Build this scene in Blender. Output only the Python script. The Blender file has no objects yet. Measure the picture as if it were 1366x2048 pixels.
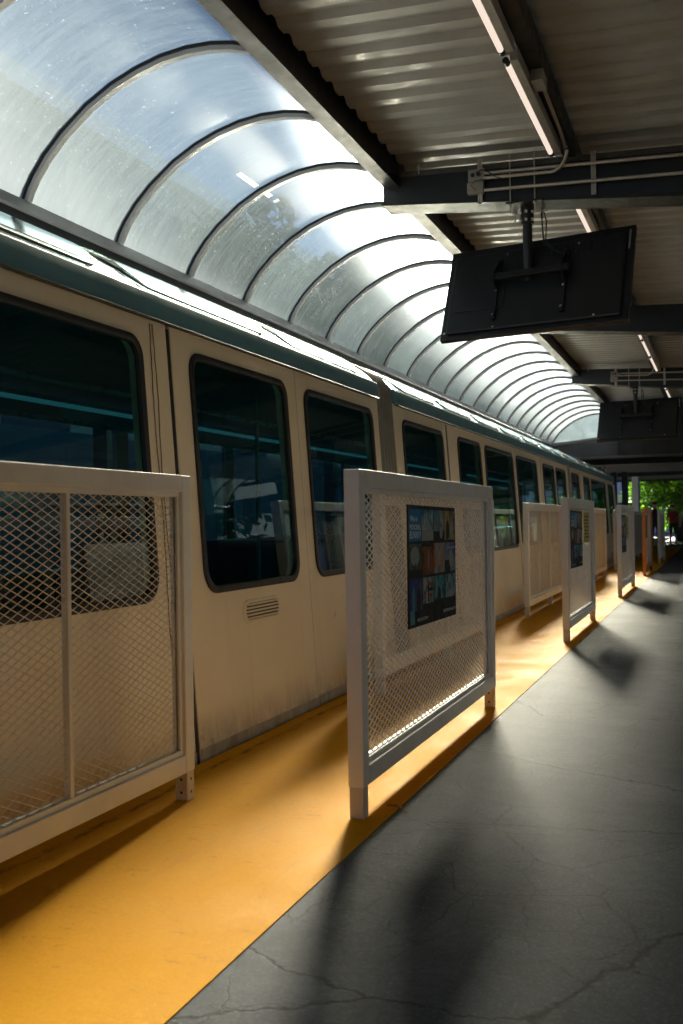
import bpy, math, random
from mathutils import Vector, Matrix
R = math.radians
random.seed(7)
scene = bpy.context.scene
col = scene.collection

# ------------------------------------------------------------------ helpers
class MB:
    """collects polygons, built as ONE mesh object"""
    def __init__(s): s.v = []; s.f = []; s.m = []; s.cur = 0
    def quad(s, *p):
        n = len(s.v); s.v += [tuple(q) for q in p]; s.f.append(tuple(range(n, n + len(p)))); s.m.append(s.cur); return s
    def box(s, x0, x1, y0, y1, z0, z1):
        n = len(s.v)
        s.v += [(x, y, z) for x in (x0, x1) for y in (y0, y1) for z in (z0, z1)]
        for q in ((0,1,3,2),(4,6,7,5),(0,4,5,1),(2,3,7,6),(0,2,6,4),(1,5,7,3)):
            s.f.append(tuple(n + i for i in q)); s.m.append(s.cur)
        return s
    def obox(s, c, ax, ay, az, hx, hy, hz):
        n = len(s.v); c = Vector(c); ax, ay, az = Vector(ax), Vector(ay), Vector(az)
        for i in (-1, 1):
            for j in (-1, 1):
                for k in (-1, 1): s.v.append(tuple(c + ax*hx*i + ay*hy*j + az*hz*k))
        for q in ((0,1,3,2),(4,6,7,5),(0,4,5,1),(2,3,7,6),(0,2,6,4),(1,5,7,3)):
            s.f.append(tuple(n + i for i in q)); s.m.append(s.cur)
        return s
    def prism(s, prof, a0, a1, axis='y', closed=True, caps=True):
        """profile of 2-D points swept along an axis: y -> (x,z), x -> (y,z), z -> (x,y)"""
        n = len(s.v); k = len(prof)
        for a in (a0, a1):
            for p in prof:
                s.v.append({'y': (p[0], a, p[1]), 'x': (a, p[0], p[1]), 'z': (p[0], p[1], a)}[axis])
        for i in range(k if closed else k - 1):
            j = (i + 1) % k
            s.f.append((n + i, n + j, n + k + j, n + k + i)); s.m.append(s.cur)
        if caps and closed:
            s.f.append(tuple(n + i for i in range(k))); s.m.append(s.cur)
            s.f.append(tuple(n + k + i for i in reversed(range(k)))); s.m.append(s.cur)
        return s
    def tube(s, pts, r, seg=8, caps=True):
        pts = [Vector(p) for p in pts]; rs = r if isinstance(r, (list, tuple)) else [r]*len(pts)
        n = len(s.v); prev = None
        for i, p in enumerate(pts):
            t = (pts[min(i+1, len(pts)-1)] - pts[max(i-1, 0)]).normalized()
            if prev is None:
                u = t.orthogonal().normalized()
            else:
                u = (prev - t*prev.dot(t)); u = u.normalized() if u.length > 1e-6 else t.orthogonal().normalized()
            prev = u; w = t.cross(u)
            for k in range(seg):
                a = 2*math.pi*k/seg
                s.v.append(tuple(p + (u*math.cos(a) + w*math.sin(a))*rs[i]))
        for i in range(len(pts)-1):
            for k in range(seg):
                k2 = (k+1) % seg
                s.f.append((n+i*seg+k, n+i*seg+k2, n+(i+1)*seg+k2, n+(i+1)*seg+k)); s.m.append(s.cur)
        if caps:
            s.f.append(tuple(n+k for k in reversed(range(seg)))); s.m.append(s.cur)
            s.f.append(tuple(n+(len(pts)-1)*seg+k for k in range(seg))); s.m.append(s.cur)
        return s
    def ring(s, loops):
        """bridge successive closed loops of equal length"""
        n = len(s.v); k = len(loops[0])
        for l in loops: s.v += [tuple(p) for p in l]
        for a in range(len(loops)-1):
            for i in range(k):
                j = (i+1) % k
                s.f.append((n+a*k+i, n+a*k+j, n+(a+1)*k+j, n+(a+1)*k+i)); s.m.append(s.cur)
        return s
    def grid(s, rows):
        n = len(s.v); k = len(rows[0])
        for l in rows: s.v += [tuple(p) for p in l]
        for a in range(len(rows)-1):
            for i in range(k-1):
                s.f.append((n+a*k+i, n+a*k+i+1, n+(a+1)*k+i+1, n+(a+1)*k+i)); s.m.append(s.cur)
        return s
    def build(s, name, mat, parent=None, smooth=False, bevel=0, loc=None):
        me = bpy.data.meshes.new(name); me.from_pydata(s.v, [], s.f)
        mats = mat if isinstance(mat, (list, tuple)) else [mat]
        for m_ in mats: me.materials.append(m_)
        if len(mats) > 1: me.polygons.foreach_set('material_index', s.m)
        me.validate(); me.update()
        import bmesh
        bm = bmesh.new(); bm.from_mesh(me)
        bmesh.ops.recalc_face_normals(bm, faces=bm.faces); bm.to_mesh(me); bm.free()
        if smooth:
            me.polygons.foreach_set('use_smooth', [True]*len(me.polygons))
        o = bpy.data.objects.new(name, me); col.objects.link(o)
        if smooth and smooth != 'all':
            try: me.set_sharp_from_angle(angle=R(40))
            except Exception: pass
        if parent: o.parent = parent
        if loc: o.location = loc
        if bevel:
            b = o.modifiers.new('bevel', 'BEVEL'); b.width = bevel; b.segments = 2; b.limit_method = 'ANGLE'; b.angle_limit = R(50)
        return o

def tag(o, label, cat, group=None):
    o['label'] = label; o['category'] = cat
    if group: o['group'] = group
    return o
def thing(name, label, cat, loc=(0,0,0), rz=0, group=None):
    o = bpy.data.objects.new(name, None); col.objects.link(o); o.location = loc; o.rotation_euler = (0,0,rz)
    o.empty_display_size = .2
    return tag(o, label, cat, group)
def struct(o): o['kind'] = 'structure'; return o
def copy_tree(o, parent=None):
    c = o.copy(); col.objects.link(c); c.parent = parent
    for ch in [x for x in bpy.data.objects if x.parent == o]: copy_tree(ch, c)
    return c

# ------------------------------------------------------------------ materials
def new_mat(name):
    m = bpy.data.materials.new(name); m.use_nodes = True
    nt = m.node_tree; nt.nodes.clear()
    return m, nt, nt.nodes, nt.links
def N(nt, t, **k):
    n = nt.nodes.new(t)
    for a, v in k.items():
        if a.startswith('i_'): n.inputs[a[2:].replace('_', ' ')].default_value = v
        else: setattr(n, a, v)
    return n
def ramp(nt, fac, stops):
    r = nt.nodes.new('ShaderNodeValToRGB')
    el = r.color_ramp.elements
    while len(el) < len(stops): el.new(.5)
    for e, (p, c) in zip(el, stops):
        e.position = p; e.color = (*c, 1) if len(c) == 3 else c
    nt.links.new(fac, r.inputs[0]); return r.outputs[0]
def g(v): return (v, v, v)
def noise(nt, vec, scale, detail=4, rough=.55, stretch=None, dist=0):
    if stretch:
        mp = N(nt, 'ShaderNodeMapping'); mp.inputs['Scale'].default_value = stretch
        nt.links.new(vec, mp.inputs[0]); vec = mp.outputs[0]
    n = N(nt, 'ShaderNodeTexNoise', i_Scale=scale, i_Detail=detail, i_Roughness=rough, i_Distortion=dist)
    nt.links.new(vec, n.inputs['Vector']); return n.outputs['Fac']
def mixc(nt, fac, a, b, mode='MIX'):
    m = nt.nodes.new('ShaderNodeMix'); m.data_type = 'RGBA'; m.blend_type = mode
    for sock, v in ((m.inputs[0], fac), (m.inputs[6], a), (m.inputs[7], b)):
        if isinstance(v, (int, float)): sock.default_value = v
        elif isinstance(v, tuple): sock.default_value = (*v, 1) if len(v) == 3 else v
        else: nt.links.new(v, sock)
    return m.outputs[2]
def math_(nt, op, a, b=None, clamp=False):
    m = nt.nodes.new('ShaderNodeMath'); m.operation = op; m.use_clamp = clamp
    for sock, v in ((m.inputs[0], a), (m.inputs[1], b)):
        if v is None: continue
        if isinstance(v, (int, float)): sock.default_value = v
        else: nt.links.new(v, sock)
    return m.outputs[0]
def paint(name, c, rough=.45, var=.12, scale=6, dirt=None, dirt_amt=.35, metallic=0, bump=.02, spec=.5, stretch=None, coat=0):
    """painted / plain surface with mottling, optional dirt colour"""
    m, nt, nd, lk = new_mat(name)
    tc = N(nt, 'ShaderNodeTexCoord'); P = tc.outputs['Object']
    n1 = noise(nt, P, scale, 5, .6, stretch)
    base = mixc(nt, 1.0, c, ramp(nt, n1, [(.3, g(1-var)), (.7, g(1+var*.5))]), 'MULTIPLY')
    if dirt:
        n2 = noise(nt, P, scale*.45, 6, .65, (1, 1, .35), .4)
        f = ramp(nt, n2, [(.48, g(0)), (.72, g(dirt_amt))])
        base = mixc(nt, f, base, dirt)
    b = N(nt, 'ShaderNodeBsdfPrincipled'); lk.new(base, b.inputs['Base Color'])
    b.inputs['Metallic'].default_value = metallic; b.inputs['Specular IOR Level'].default_value = spec
    n3 = noise(nt, P, scale*2.3, 4)
    lk.new(ramp(nt, n3, [(.3, g(max(.03, rough-.09))), (.7, g(min(1, rough+.1)))]), b.inputs['Roughness'])
    if coat: b.inputs['Coat Weight'].default_value = coat; b.inputs['Coat Roughness'].default_value = .12
    if bump:
        bp = N(nt, 'ShaderNodeBump', i_Strength=bump*6, i_Distance=.004)
        lk.new(noise(nt, P, scale*22, 3), bp.inputs['Height']); lk.new(bp.outputs[0], b.inputs['Normal'])
    o = N(nt, 'ShaderNodeOutputMaterial'); lk.new(b.outputs[0], o.inputs[0]); return m

M = {}
M['barrier'] = paint('barrier_paint', (.74,.735,.74), .38, .07, 5, (.30,.25,.20), .25)
M['barrier_mesh'] = paint('barrier_mesh_paint', (.68,.66,.645), .3, .06, 9, spec=.6)
M['orange'] = paint('orange_paint', (.62,.22,.02), .4, .1, 5)
M['leg'] = paint('leg_paint', (.60,.54,.48), .45, .12, 12, (.3,.2,.12), .5)
M['hole'] = paint('hole_black', (.01,.01,.01), .8)
M['teal'] = paint('teal_paint', (.115,.285,.36), .5, .12, 2, (.13,.22,.22), .15)
M['roofmetal'] = paint('train_roof_white', (.62,.63,.62), .22, .06, 5, (.4,.4,.38), .3, metallic=.35)
M['rubber'] = paint('black_rubber', (.013,.012,.012), .42, .2, 12)
M['bellows'] = paint('bellows_rubber', (.27,.25,.225), .5, .2, 8, (.10,.085,.07), .5)
M['steel'] = paint('dark_steel', (.013,.018,.025), .42, .3, 5, (.035,.034,.032), .5, spec=.5)
M['flange'] = paint('dusty_steel', (.026,.028,.031), .55, .35, 7, (.055,.052,.05), .6, spec=.3)
M['deck'] = paint('deck_offwhite', (.50,.51,.51), .48, .10, 3, (.30,.25,.19), .40, spec=.42)
M['galv'] = paint('galvanised', (.62,.58,.52), .36, .18, 14, metallic=.35)
M['zinc'] = paint('zinc_box', (.36,.34,.31), .45, .15, 14, metallic=.2)
M['plastic'] = paint('black_plastic', (.014,.015,.017), .42, .15, 6, spec=.45)
M['rib'] = paint('rib_aluminium', (.36,.37,.38), .42, .15, 6, (.30,.26,.21), .5, metallic=.15)
M['sillflash'] = paint('sill_flashing', (.20,.215,.23), .4, .15, 5)
M['interior'] = paint('train_interior_dark', (.085,.135,.138), .6, .2, 4)
M['seat'] = paint('seat_vinyl', (.006,.014,.017), .4, .2, 4)
M['rail'] = paint('handrail_teal', (.05,.22,.25), .3, .1, 6)
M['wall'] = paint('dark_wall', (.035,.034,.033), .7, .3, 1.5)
M['bark'] = paint('bark', (.07,.05,.035), .85, .4, 9)
M['skin'] = paint('skin', (.42,.24,.16), .5, .08, 9)
M['white'] = paint('white_paint', (.74,.76,.78), .45, .06, 3, (.5,.5,.5), .3)
M['blue'] = paint('blue_paint', (.03,.17,.32), .4, .1, 3)
M['navy'] = paint('navy_panel', (.012,.02,.045), .45, .2, 2)
M['beige'] = paint('beige_stucco', (.42,.38,.32), .95, .12, 1.2, spec=.02)
M['haze_blue'] = paint('blue_grey_panel', (.16,.22,.28), .8, .15, 1)
M['matt'] = paint('matt_dark_render', (.016,.018,.018), .95, .2, 2, spec=.02)
M['pale'] = paint('pale_grey_render', (.10,.12,.125), .95, .1, 1, spec=.02)
M['ground'] = paint('ground_grey', (.16,.155,.145), .9, .25, .6)
M['chrome'] = paint('bright_bolt', (.65,.65,.62), .25, .1, 20, metallic=.9)
M['twig'] = paint('dry_twig', (.24,.10,.03), .7, .3, 30)

def train_paint():
    m, nt, nd, lk = new_mat('train_cream_paint')
    P = N(nt, 'ShaderNodeTexCoord').outputs['Object']
    c = mixc(nt, ramp(nt, noise(nt, P, 2.2, 5), [(.35, g(0)), (.7, g(1))]), (.87,.755,.58), (.83,.70,.515))
    streak = ramp(nt, noise(nt, P, 1.0, 6, .7, (1, 9, .55), .3), [(.56, g(0)), (.80, g(.20))])
    c = mixc(nt, streak, c, (.40,.31,.21))
    sep = N(nt, 'ShaderNodeSeparateXYZ'); lk.new(P, sep.inputs[0])
    low = math_(nt, 'MULTIPLY', math_(nt, 'SUBTRACT', .22, sep.outputs[2]), 4.0, True)   # road grime that stays along the skirt
    low = math_(nt, 'MULTIPLY', low, ramp(nt, noise(nt, P, 9, 6, .7, (1, 1, .5)), [(.38, g(0)), (.68, g(.9))]), True)
    c = mixc(nt, low, c, (.22,.17,.12))
    spk = ramp(nt, noise(nt, P, 70, 2, .5), [(.765, g(0)), (.80, g(.8))])
    c = mixc(nt, spk, c, (.14,.09,.05))
    b = N(nt, 'ShaderNodeBsdfPrincipled'); lk.new(c, b.inputs['Base Color'])
    lk.new(ramp(nt, noise(nt, P, 5, 5), [(.3, g(.27)), (.7, g(.45))]), b.inputs['Roughness'])
    bp = N(nt, 'ShaderNodeBump', i_Strength=.12, i_Distance=.02)
    lk.new(noise(nt, P, 1.6, 3), bp.inputs['Height']); lk.new(bp.outputs[0], b.inputs['Normal'])
    o = N(nt, 'ShaderNodeOutputMaterial'); lk.new(b.outputs[0], o.inputs[0]); return m
M['train'] = train_paint()

def yellow_mat():
    m, nt, nd, lk = new_mat('yellow_floor_paint')
    P = N(nt, 'ShaderNodeTexCoord').outputs['Object']
    c = mixc(nt, ramp(nt, noise(nt, P, 1.3, 6, .6), [(.35, g(0)), (.7, g(1))]), (.62,.290,.005), (.62,.300,.010))
    pale = ramp(nt, noise(nt, P, 5.5, 6, .7, (.6, 1, 1), .5), [(.56, g(0)), (.82, g(.22))])
    c = mixc(nt, pale, c, (.62,.33,.06))
    spk = ramp(nt, noise(nt, P, 42, 3, .6), [(.70, g(0)), (.76, g(.75))])
    c = mixc(nt, spk, c, (.28,.13,.03))
    # rust and bare patches along the platform edge
    sep = N(nt, 'ShaderNodeSeparateXYZ'); lk.new(P, sep.inputs[0])
    wob = math_(nt, 'MULTIPLY', math_(nt, 'SUBTRACT', noise(nt, P, 2.5, 5), .5), .10)
    e = math_(nt, 'ABSOLUTE', math_(nt, 'SUBTRACT', math_(nt, 'ADD', sep.outputs[0], wob), -2.135))
    e = math_(nt, 'SUBTRACT', 1.0, math_(nt, 'DIVIDE', e, .026), True)
    e = math_(nt, 'MULTIPLY', e, ramp(nt, noise(nt, P, 26, 6, .75, (1, .35, 1)), [(.42, g(0)), (.58, g(1))]), True)
    c = mixc(nt, e, c, (.12,.045,.012))
    scuff = ramp(nt, noise(nt, P, 3.2, 6, .75, (3, .5, 1), .8), [(.60, g(0)), (.78, g(.5))])
    c = mixc(nt, scuff, c, (.42,.20,.03))
    dk = ramp(nt, noise(nt, P, 11, 6, .78, (.55, 1.6, 1), .9), [(.59, g(0)), (.71, g(.6))])
    c = mixc(nt, ramp(nt, noise(nt, P, 85, 3, .7), [(.35, g(.28)), (.62, g(0))]), c, (.45,.17,.004))
    c = mixc(nt, ramp(nt, noise(nt, P, 1.7, 5, .7, (1, .4, 1)), [(.45, g(0)), (.75, g(.45))]), c, (.52,.215,.008))
    c = mixc(nt, dk, c, (.20,.10,.025))
    b = N(nt, 'ShaderNodeBsdfPrincipled'); lk.new(c, b.inputs['Base Color'])
    lk.new(ramp(nt, noise(nt, P, 3, 5), [(.3, g(.62)), (.7, g(.78))]), b.inputs['Roughness']); b.inputs['Specular IOR Level'].default_value = .05
    bp = N(nt, 'ShaderNodeBump', i_Strength=.16, i_Distance=.003)
    h = math_(nt, 'ADD', noise(nt, P, 110, 3), math_(nt, 'MULTIPLY', noise(nt, P, 14, 4, .6, (.25, 1, 1)), 1.2))
    lk.new(h, bp.inputs['Height']); lk.new(bp.outputs[0], b.inputs['Normal'])
    o = N(nt, 'ShaderNodeOutputMaterial'); lk.new(b.outputs[0], o.inputs[0]); return m
M['yellow'] = yellow_mat()

def concrete_mat():
    m, nt, nd, lk = new_mat('worn_concrete')
    P = N(nt, 'ShaderNodeTexCoord').outputs['Object']
    c = mixc(nt, ramp(nt, noise(nt, P, 1.1, 6, .62), [(.32, g(0)), (.7, g(1))]), (.042,.049,.061), (.104,.115,.131))
    c = mixc(nt, ramp(nt, noise(nt, P, 26, 5, .7), [(.40, g(0)), (.70, g(.65))]), c, (.045,.045,.047))
    c = mixc(nt, ramp(nt, noise(nt, P, 90, 3, .7), [(.50, g(0)), (.72, g(.6))]), c, (.17,.175,.18))
    c = mixc(nt, ramp(nt, noise(nt, P, 3.4, 6, .7, (.5, 1, 1), .6), [(.50, g(0)), (.68, g(.5))]), c, (.040,.041,.043))
    c = mixc(nt, ramp(nt, noise(nt, P, 60, 2, .5), [(.76, g(0)), (.79, g(.8))]), c, (.02,.02,.02))
    # cracks: warped cell borders, broken up by noise
    def warp(amp, sc):
        n = N(nt, 'ShaderNodeTexNoise', i_Scale=sc, i_Detail=5, i_Roughness=.65); lk.new(P, n.inputs['Vector'])
        s_ = N(nt, 'ShaderNodeVectorMath', operation='SUBTRACT'); lk.new(n.outputs['Color'], s_.inputs[0]); s_.inputs[1].default_value = (.5,.5,.5)
        k = N(nt, 'ShaderNodeVectorMath', operation='SCALE'); lk.new(s_.outputs[0], k.inputs[0]); k.inputs['Scale'].default_value = amp
        a = N(nt, 'ShaderNodeVectorMath', operation='ADD'); lk.new(P, a.inputs[0]); lk.new(k.outputs[0], a.inputs[1]); return a.outputs[0]
    def crack(amp, wsc, scale, stretch, w, lo, hi, msc, off):
        mp = N(nt, 'ShaderNodeMapping'); mp.inputs['Scale'].default_value = stretch; mp.inputs['Location'].default_value = off
        lk.new(warp(amp, wsc), mp.inputs[0])
        v = N(nt, 'ShaderNodeTexVoronoi', feature='DISTANCE_TO_EDGE', i_Scale=scale); v.voronoi_dimensions = '2D'
        lk.new(mp.outputs[0], v.inputs['Vector'])
        line = math_(nt, 'SUBTRACT', 1.0, math_(nt, 'DIVIDE', v.outputs['Distance'], w), True)
        mp2 = N(nt, 'ShaderNodeMapping'); mp2.inputs['Location'].default_value = (off[1]+3, off[0]-2, 5); lk.new(P, mp2.inputs[0])
        return math_(nt, 'MULTIPLY', line, ramp(nt, noise(nt, mp2.outputs[0], msc, 3), [(lo, g(0)), (hi, g(1))]), True)
    k1 = crack(.16, 5, .62, (.55, 1.25, 1), .0056, .22, .34, .55, (.37, .21, 0))
    k2 = crack(.10, 8, 2.6, (.8, 1.1, 1), .012, .40, .50, 1.1, (1.7, 4.2, 0))
    k3 = crack(.05, 14, 7.0, (1, 1, 1), .026, .45, .56, 1.6, (5.1, .6, 0))
    k = math_(nt, 'MAXIMUM', k1, math_(nt, 'MAXIMUM', math_(nt, 'MULTIPLY', k2, .8), math_(nt, 'MULTIPLY', k3, .6)))
    c = mixc(nt, k, c, (.018,.018,.018))
    b = N(nt, 'ShaderNodeBsdfPrincipled'); lk.new(c, b.inputs['Base Color'])
    rgh = ramp(nt, noise(nt, P, 55, 5, .7), [(.30, g(.62)), (.72, g(.80))])
    lk.new(rgh, b.inputs['Roughness']); b.inputs['Specular IOR Level'].default_value = .06
    bp = N(nt, 'ShaderNodeBump', i_Strength=.30, i_Distance=.002)
    h = math_(nt, 'MULTIPLY', noise(nt, P, 170, 4, .7), .9)
    h = math_(nt, 'SUBTRACT', h, math_(nt, 'MULTIPLY', k, 1.6))
    lk.new(h, bp.inputs['Height']); lk.new(bp.outputs[0], b.inputs['Normal'])
    o = N(nt, 'ShaderNodeOutputMaterial'); lk.new(b.outputs[0], o.inputs[0]); return m
M['concrete'] = concrete_mat()

def glass_mat(name, tint, ior=1.5, rough=0.0):
    m, nt, nd, lk = new_mat(name)
    lw = N(nt, 'ShaderNodeLayerWeight', i_Blend=.5); f0 = ((ior-1)/(ior+1))**2     # Schlick, the same from both sides of the pane
    fr = math_(nt, 'ADD', f0, math_(nt, 'MULTIPLY', math_(nt, 'POWER', lw.outputs['Facing'], 5.0), 1-f0))
    t = N(nt, 'ShaderNodeBsdfTransparent'); t.inputs[0].default_value = (*tint, 1)
    gl = N(nt, 'ShaderNodeBsdfGlossy', i_Roughness=rough); gl.inputs[0].default_value = (.80,.95,.92,1)
    P = N(nt, 'ShaderNodeTexCoord').outputs['Object']
    bp = N(nt, 'ShaderNodeBump', i_Strength=.03, i_Distance=.02); lk.new(noise(nt, P, 1.4, 2), bp.inputs['Height']); lk.new(bp.outputs[0], gl.inputs['Normal'])
    mx = N(nt, 'ShaderNodeMixShader'); lk.new(fr, mx.inputs[0]); lk.new(t.outputs[0], mx.inputs[1]); lk.new(gl.outputs[0], mx.inputs[2])
    o = N(nt, 'ShaderNodeOutputMaterial'); lk.new(mx.outputs[0], o.inputs[0]); return m
M['glass'] = glass_mat('tinted_window_glass', (.28,.54,.55), 1.5)
M['skyglass'] = glass_mat('roof_light_glass', (.10,.14,.15), 2.2, .08)

VT, VR = .30, .34          # clear share / rough share of the vault sheets
def vault_mat():
    m, nt, nd, lk = new_mat('weathered_vault_sheet')
    oi = N(nt, 'ShaderNodeObjectInfo'); tc = N(nt, 'ShaderNodeTexCoord')
    sh = N(nt, 'ShaderNodeVectorMath', operation='SCALE'); sh.inputs[0].default_value = (37, 11, 53); lk.new(oi.outputs['Random'], sh.inputs['Scale'])
    ad = N(nt, 'ShaderNodeVectorMath', operation='ADD'); lk.new(tc.outputs['Object'], ad.inputs[0]); lk.new(sh.outputs[0], ad.inputs[1])
    P = ad.outputs[0]
    streak = noise(nt, P, 5.0, 7, .72, (.7, 6, .7), .4)
    blot = noise(nt, P, 1.1, 6, .65)
    spk = ramp(nt, noise(nt, P, 38, 3, .6), [(.66, g(0)), (.74, g(1))])
    scr = ramp(nt, noise(nt, P, 9, 6, .8, (.5, 7, .7), 1.2), [(.55, g(0)), (.75, g(1))])
    t = N(nt, 'ShaderNodeBsdfTransparent'); t.inputs[0].default_value = (.84,.84,.70,1)
    r = N(nt, 'ShaderNodeBsdfRefraction', i_IOR=1.055, i_Roughness=.95); r.inputs[0].default_value = (.19,.215,.22,1)
    d = N(nt, 'ShaderNodeBsdfTranslucent'); d.inputs[0].default_value = (.28,.37,.385,1)
    df = N(nt, 'ShaderNodeBsdfDiffuse'); df.inputs[0].default_value = (.35,.37,.36,1)
    gl = N(nt, 'ShaderNodeBsdfGlossy', i_Roughness=.25); gl.inputs[0].default_value = (.7,.7,.7,1)
    a = N(nt, 'ShaderNodeMixShader')
    f1 = math_(nt, 'ADD', .56, math_(nt, 'MULTIPLY', math_(nt, 'SUBTRACT', blot, .5), .25), True)
    lk.new(f1, a.inputs[0]); lk.new(t.outputs[0], a.inputs[1]); lk.new(r.outputs[0], a.inputs[2])
    b = N(nt, 'ShaderNodeMixShader')        # dust film
    f2 = math_(nt, 'ADD', math_(nt, 'ADD', .05, math_(nt, 'MULTIPLY', oi.outputs['Random'], .05)), math_(nt, 'MULTIPLY', math_(nt, 'SUBTRACT', streak, .45), .16), True)
    f2 = math_(nt, 'ADD', f2, math_(nt, 'ADD', math_(nt, 'MULTIPLY', spk, .30), math_(nt, 'MULTIPLY', scr, .05)), True)
    lk.new(f2, b.inputs[0]); lk.new(a.outputs[0], b.inputs[1]); lk.new(d.outputs[0], b.inputs[2])
    b2 = N(nt, 'ShaderNodeMixShader', i_Fac=.03); lk.new(b.outputs[0], b2.inputs[1]); lk.new(df.outputs[0], b2.inputs[2])
    c = N(nt, 'ShaderNodeMixShader', i_Fac=.035); lk.new(b2.outputs[0], c.inputs[1]); lk.new(gl.outputs[0], c.inputs[2])
    o = N(nt, 'ShaderNodeOutputMaterial'); lk.new(c.outputs[0], o.inputs[0]); return m
M['vault'] = vault_mat()

def emit(name, c, s):
    m, nt, nd, lk = new_mat(name)
    e = N(nt, 'ShaderNodeEmission', i_Strength=s); e.inputs[0].default_value = (*c, 1)
    o = N(nt, 'ShaderNodeOutputMaterial'); lk.new(e.outputs[0], o.inputs[0]); return m
M['tube'] = emit('lit_fluorescent_tube', (1, .83, .69), .062)

def leaf_mat(name, a, b_, tr=.5, spec=.5):
    m, nt, nd, lk = new_mat(name)
    ge = N(nt, 'ShaderNodeNewGeometry')
    c = ramp(nt, ge.outputs['Random Per Island'], [(0, a), (1, b_)])
    d = N(nt, 'ShaderNodeBsdfPrincipled', i_Roughness=.6); lk.new(c, d.inputs['Base Color']); d.inputs['Specular IOR Level'].default_value = spec
    t = N(nt, 'ShaderNodeBsdfTranslucent'); lk.new(mixc(nt, 1.0, c, (1.5,1.7,.6), 'MULTIPLY'), t.inputs[0])
    mx = N(nt, 'ShaderNodeMixShader', i_Fac=tr); lk.new(d.outputs[0], mx.inputs[1]); lk.new(t.outputs[0], mx.inputs[2])
    o = N(nt, 'ShaderNodeOutputMaterial'); lk.new(mx.outputs[0], o.inputs[0]); return m
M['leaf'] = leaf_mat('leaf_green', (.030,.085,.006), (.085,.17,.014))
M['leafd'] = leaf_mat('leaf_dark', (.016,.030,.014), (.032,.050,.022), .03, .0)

# ------------------------------------------------------------------ setting: floor, ground, sky
SX = -2.235
struct(MB().box(SX, 6.84, -8, 60, -.9, 0).build('platform_floor', M['concrete']))
struct(MB().box(SX+.002, -1.152, -8, 40, -.02, .004).build('yellow_strip', M['yellow']))
struct(MB().quad((-400,-150,-4.2),(400,-150,-4.2),(400,700,-4.2),(-400,700,-4.2)).build('ground', M['ground']))
struct(MB().box(-12, 30, 60.01, 110, -.9, -.02).build('plaza', M['ground']))
tag(MB().box(SX-.032, SX+.028, -8, 3.02, .0045, .012).build('edge_strip', M['rubber']), 'black rubber strip along the platform edge below the train', 'edge strip')

# ------------------------------------------------------------------ the train
def px(z): return -2.275 - .065*z            # inclined side plane
ROOF = [(-2.418,2.168),(-2.445,2.205),(-2.50,2.255),(-2.58,2.305),(-2.68,2.352),(-2.80,2.40),(-2.95,2.445),(-3.15,2.485),(-3.40,2.505),(-3.65,2.505),(-3.95,2.47),(-4.22,2.40)]
M['skirt'] = paint('scuffed_skirt', (.50,.42,.32), .5, .3, 10, (.12,.09,.06), .6)
train = thing('monorail_train', 'cream monorail train with teal roof band and dark tinted windows along the platform', 'train')
def rrect(y0, y1, z0, z1, rt, rb, n=6, off=0.0, inset=0.0):
    y0 += inset; y1 -= inset; z0 += inset; z1 -= inset; rt = max(.01, rt-inset); rb = max(.01, rb-inset)
    pts = []
    for cy, cz, r, a0 in ((y1-rt, z1-rt, rt, 0), (y0+rt, z1-rt, rt, 90), (y0+rb, z0+rb, rb, 180), (y1-rb, z0+rb, rb, 270)):
        for i in range(n+1):
            a = R(a0 + 90*i/n); y = cy + r*math.cos(a); z = cz + r*math.sin(a)
            pts.append((px(z)+off, y, z))
    return pts
WB, WT = .775, 1.945
def wall_section(name, y0, y1, win, z0=-.7, z1=2.06, rt=.10, rb=.125, proud=0.0, label=None):
    mb = MB()
    P = lambda y, z, o=0: (px(z)+proud+o, y, z)
    if win is None:
        mb.quad(P(y0,z0),P(y1,z0),P(y1,z1),P(y0,z1)); hole = None
        o = mb.build(name, M['train'], train)
        return o
    a, b = win; n = 6
    hole = rrect(a, b, WB, WT, rt, rb, n, proud)
    cor = [P(y1,z1), P(y0,z1), P(y0,z0), P(y1,z0)]
    for k in range(4):
        arc = hole[k*(n+1):(k+1)*(n+1)]
        for i in range(n): mb.quad(cor[k], arc[i], arc[i+1])
        k2 = (k+1) % 4
        mb.quad(cor[k], arc[n], hole[k2*(n+1)], cor[k2])
    inner = [(p[0]-.06, p[1], p[2]) for p in hole]
    mb.ring([hole, inner])
    # closing edges so the panel has thickness
    for (p, q) in ((cor[0],cor[1]),(cor[1],cor[2]),(cor[2],cor[3]),(cor[3],cor[0])):
        mb.quad(p, q, (q[0]-.05,q[1],q[2]), (p[0]-.05,p[1],p[2]))
    o = mb.build(name, M['train'], train)
    # rubber gasket
    L = [rrect(a-.012, b+.012, WB-.012, WT+.012, rt, rb, n, proud+.001),
         rrect(a-.010, b+.010, WB-.010, WT+.010, rt, rb, n, proud+.012),
         rrect(a, b, WB, WT, rt, rb, n, proud+.016, .006), rrect(a, b, WB, WT, rt, rb, n, proud+.010, .024),
         rrect(a, b, WB, WT, rt, rb, n, proud-.012, .028)]
    MB().ring(L).build('gasket', M['rubber'], o, smooth=True)
    pane = rrect(a, b, WB, WT, rt, rb, n, proud-.006, .022)
    MB().quad(*pane).build('pane', M['glass'], o)
    return o
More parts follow.
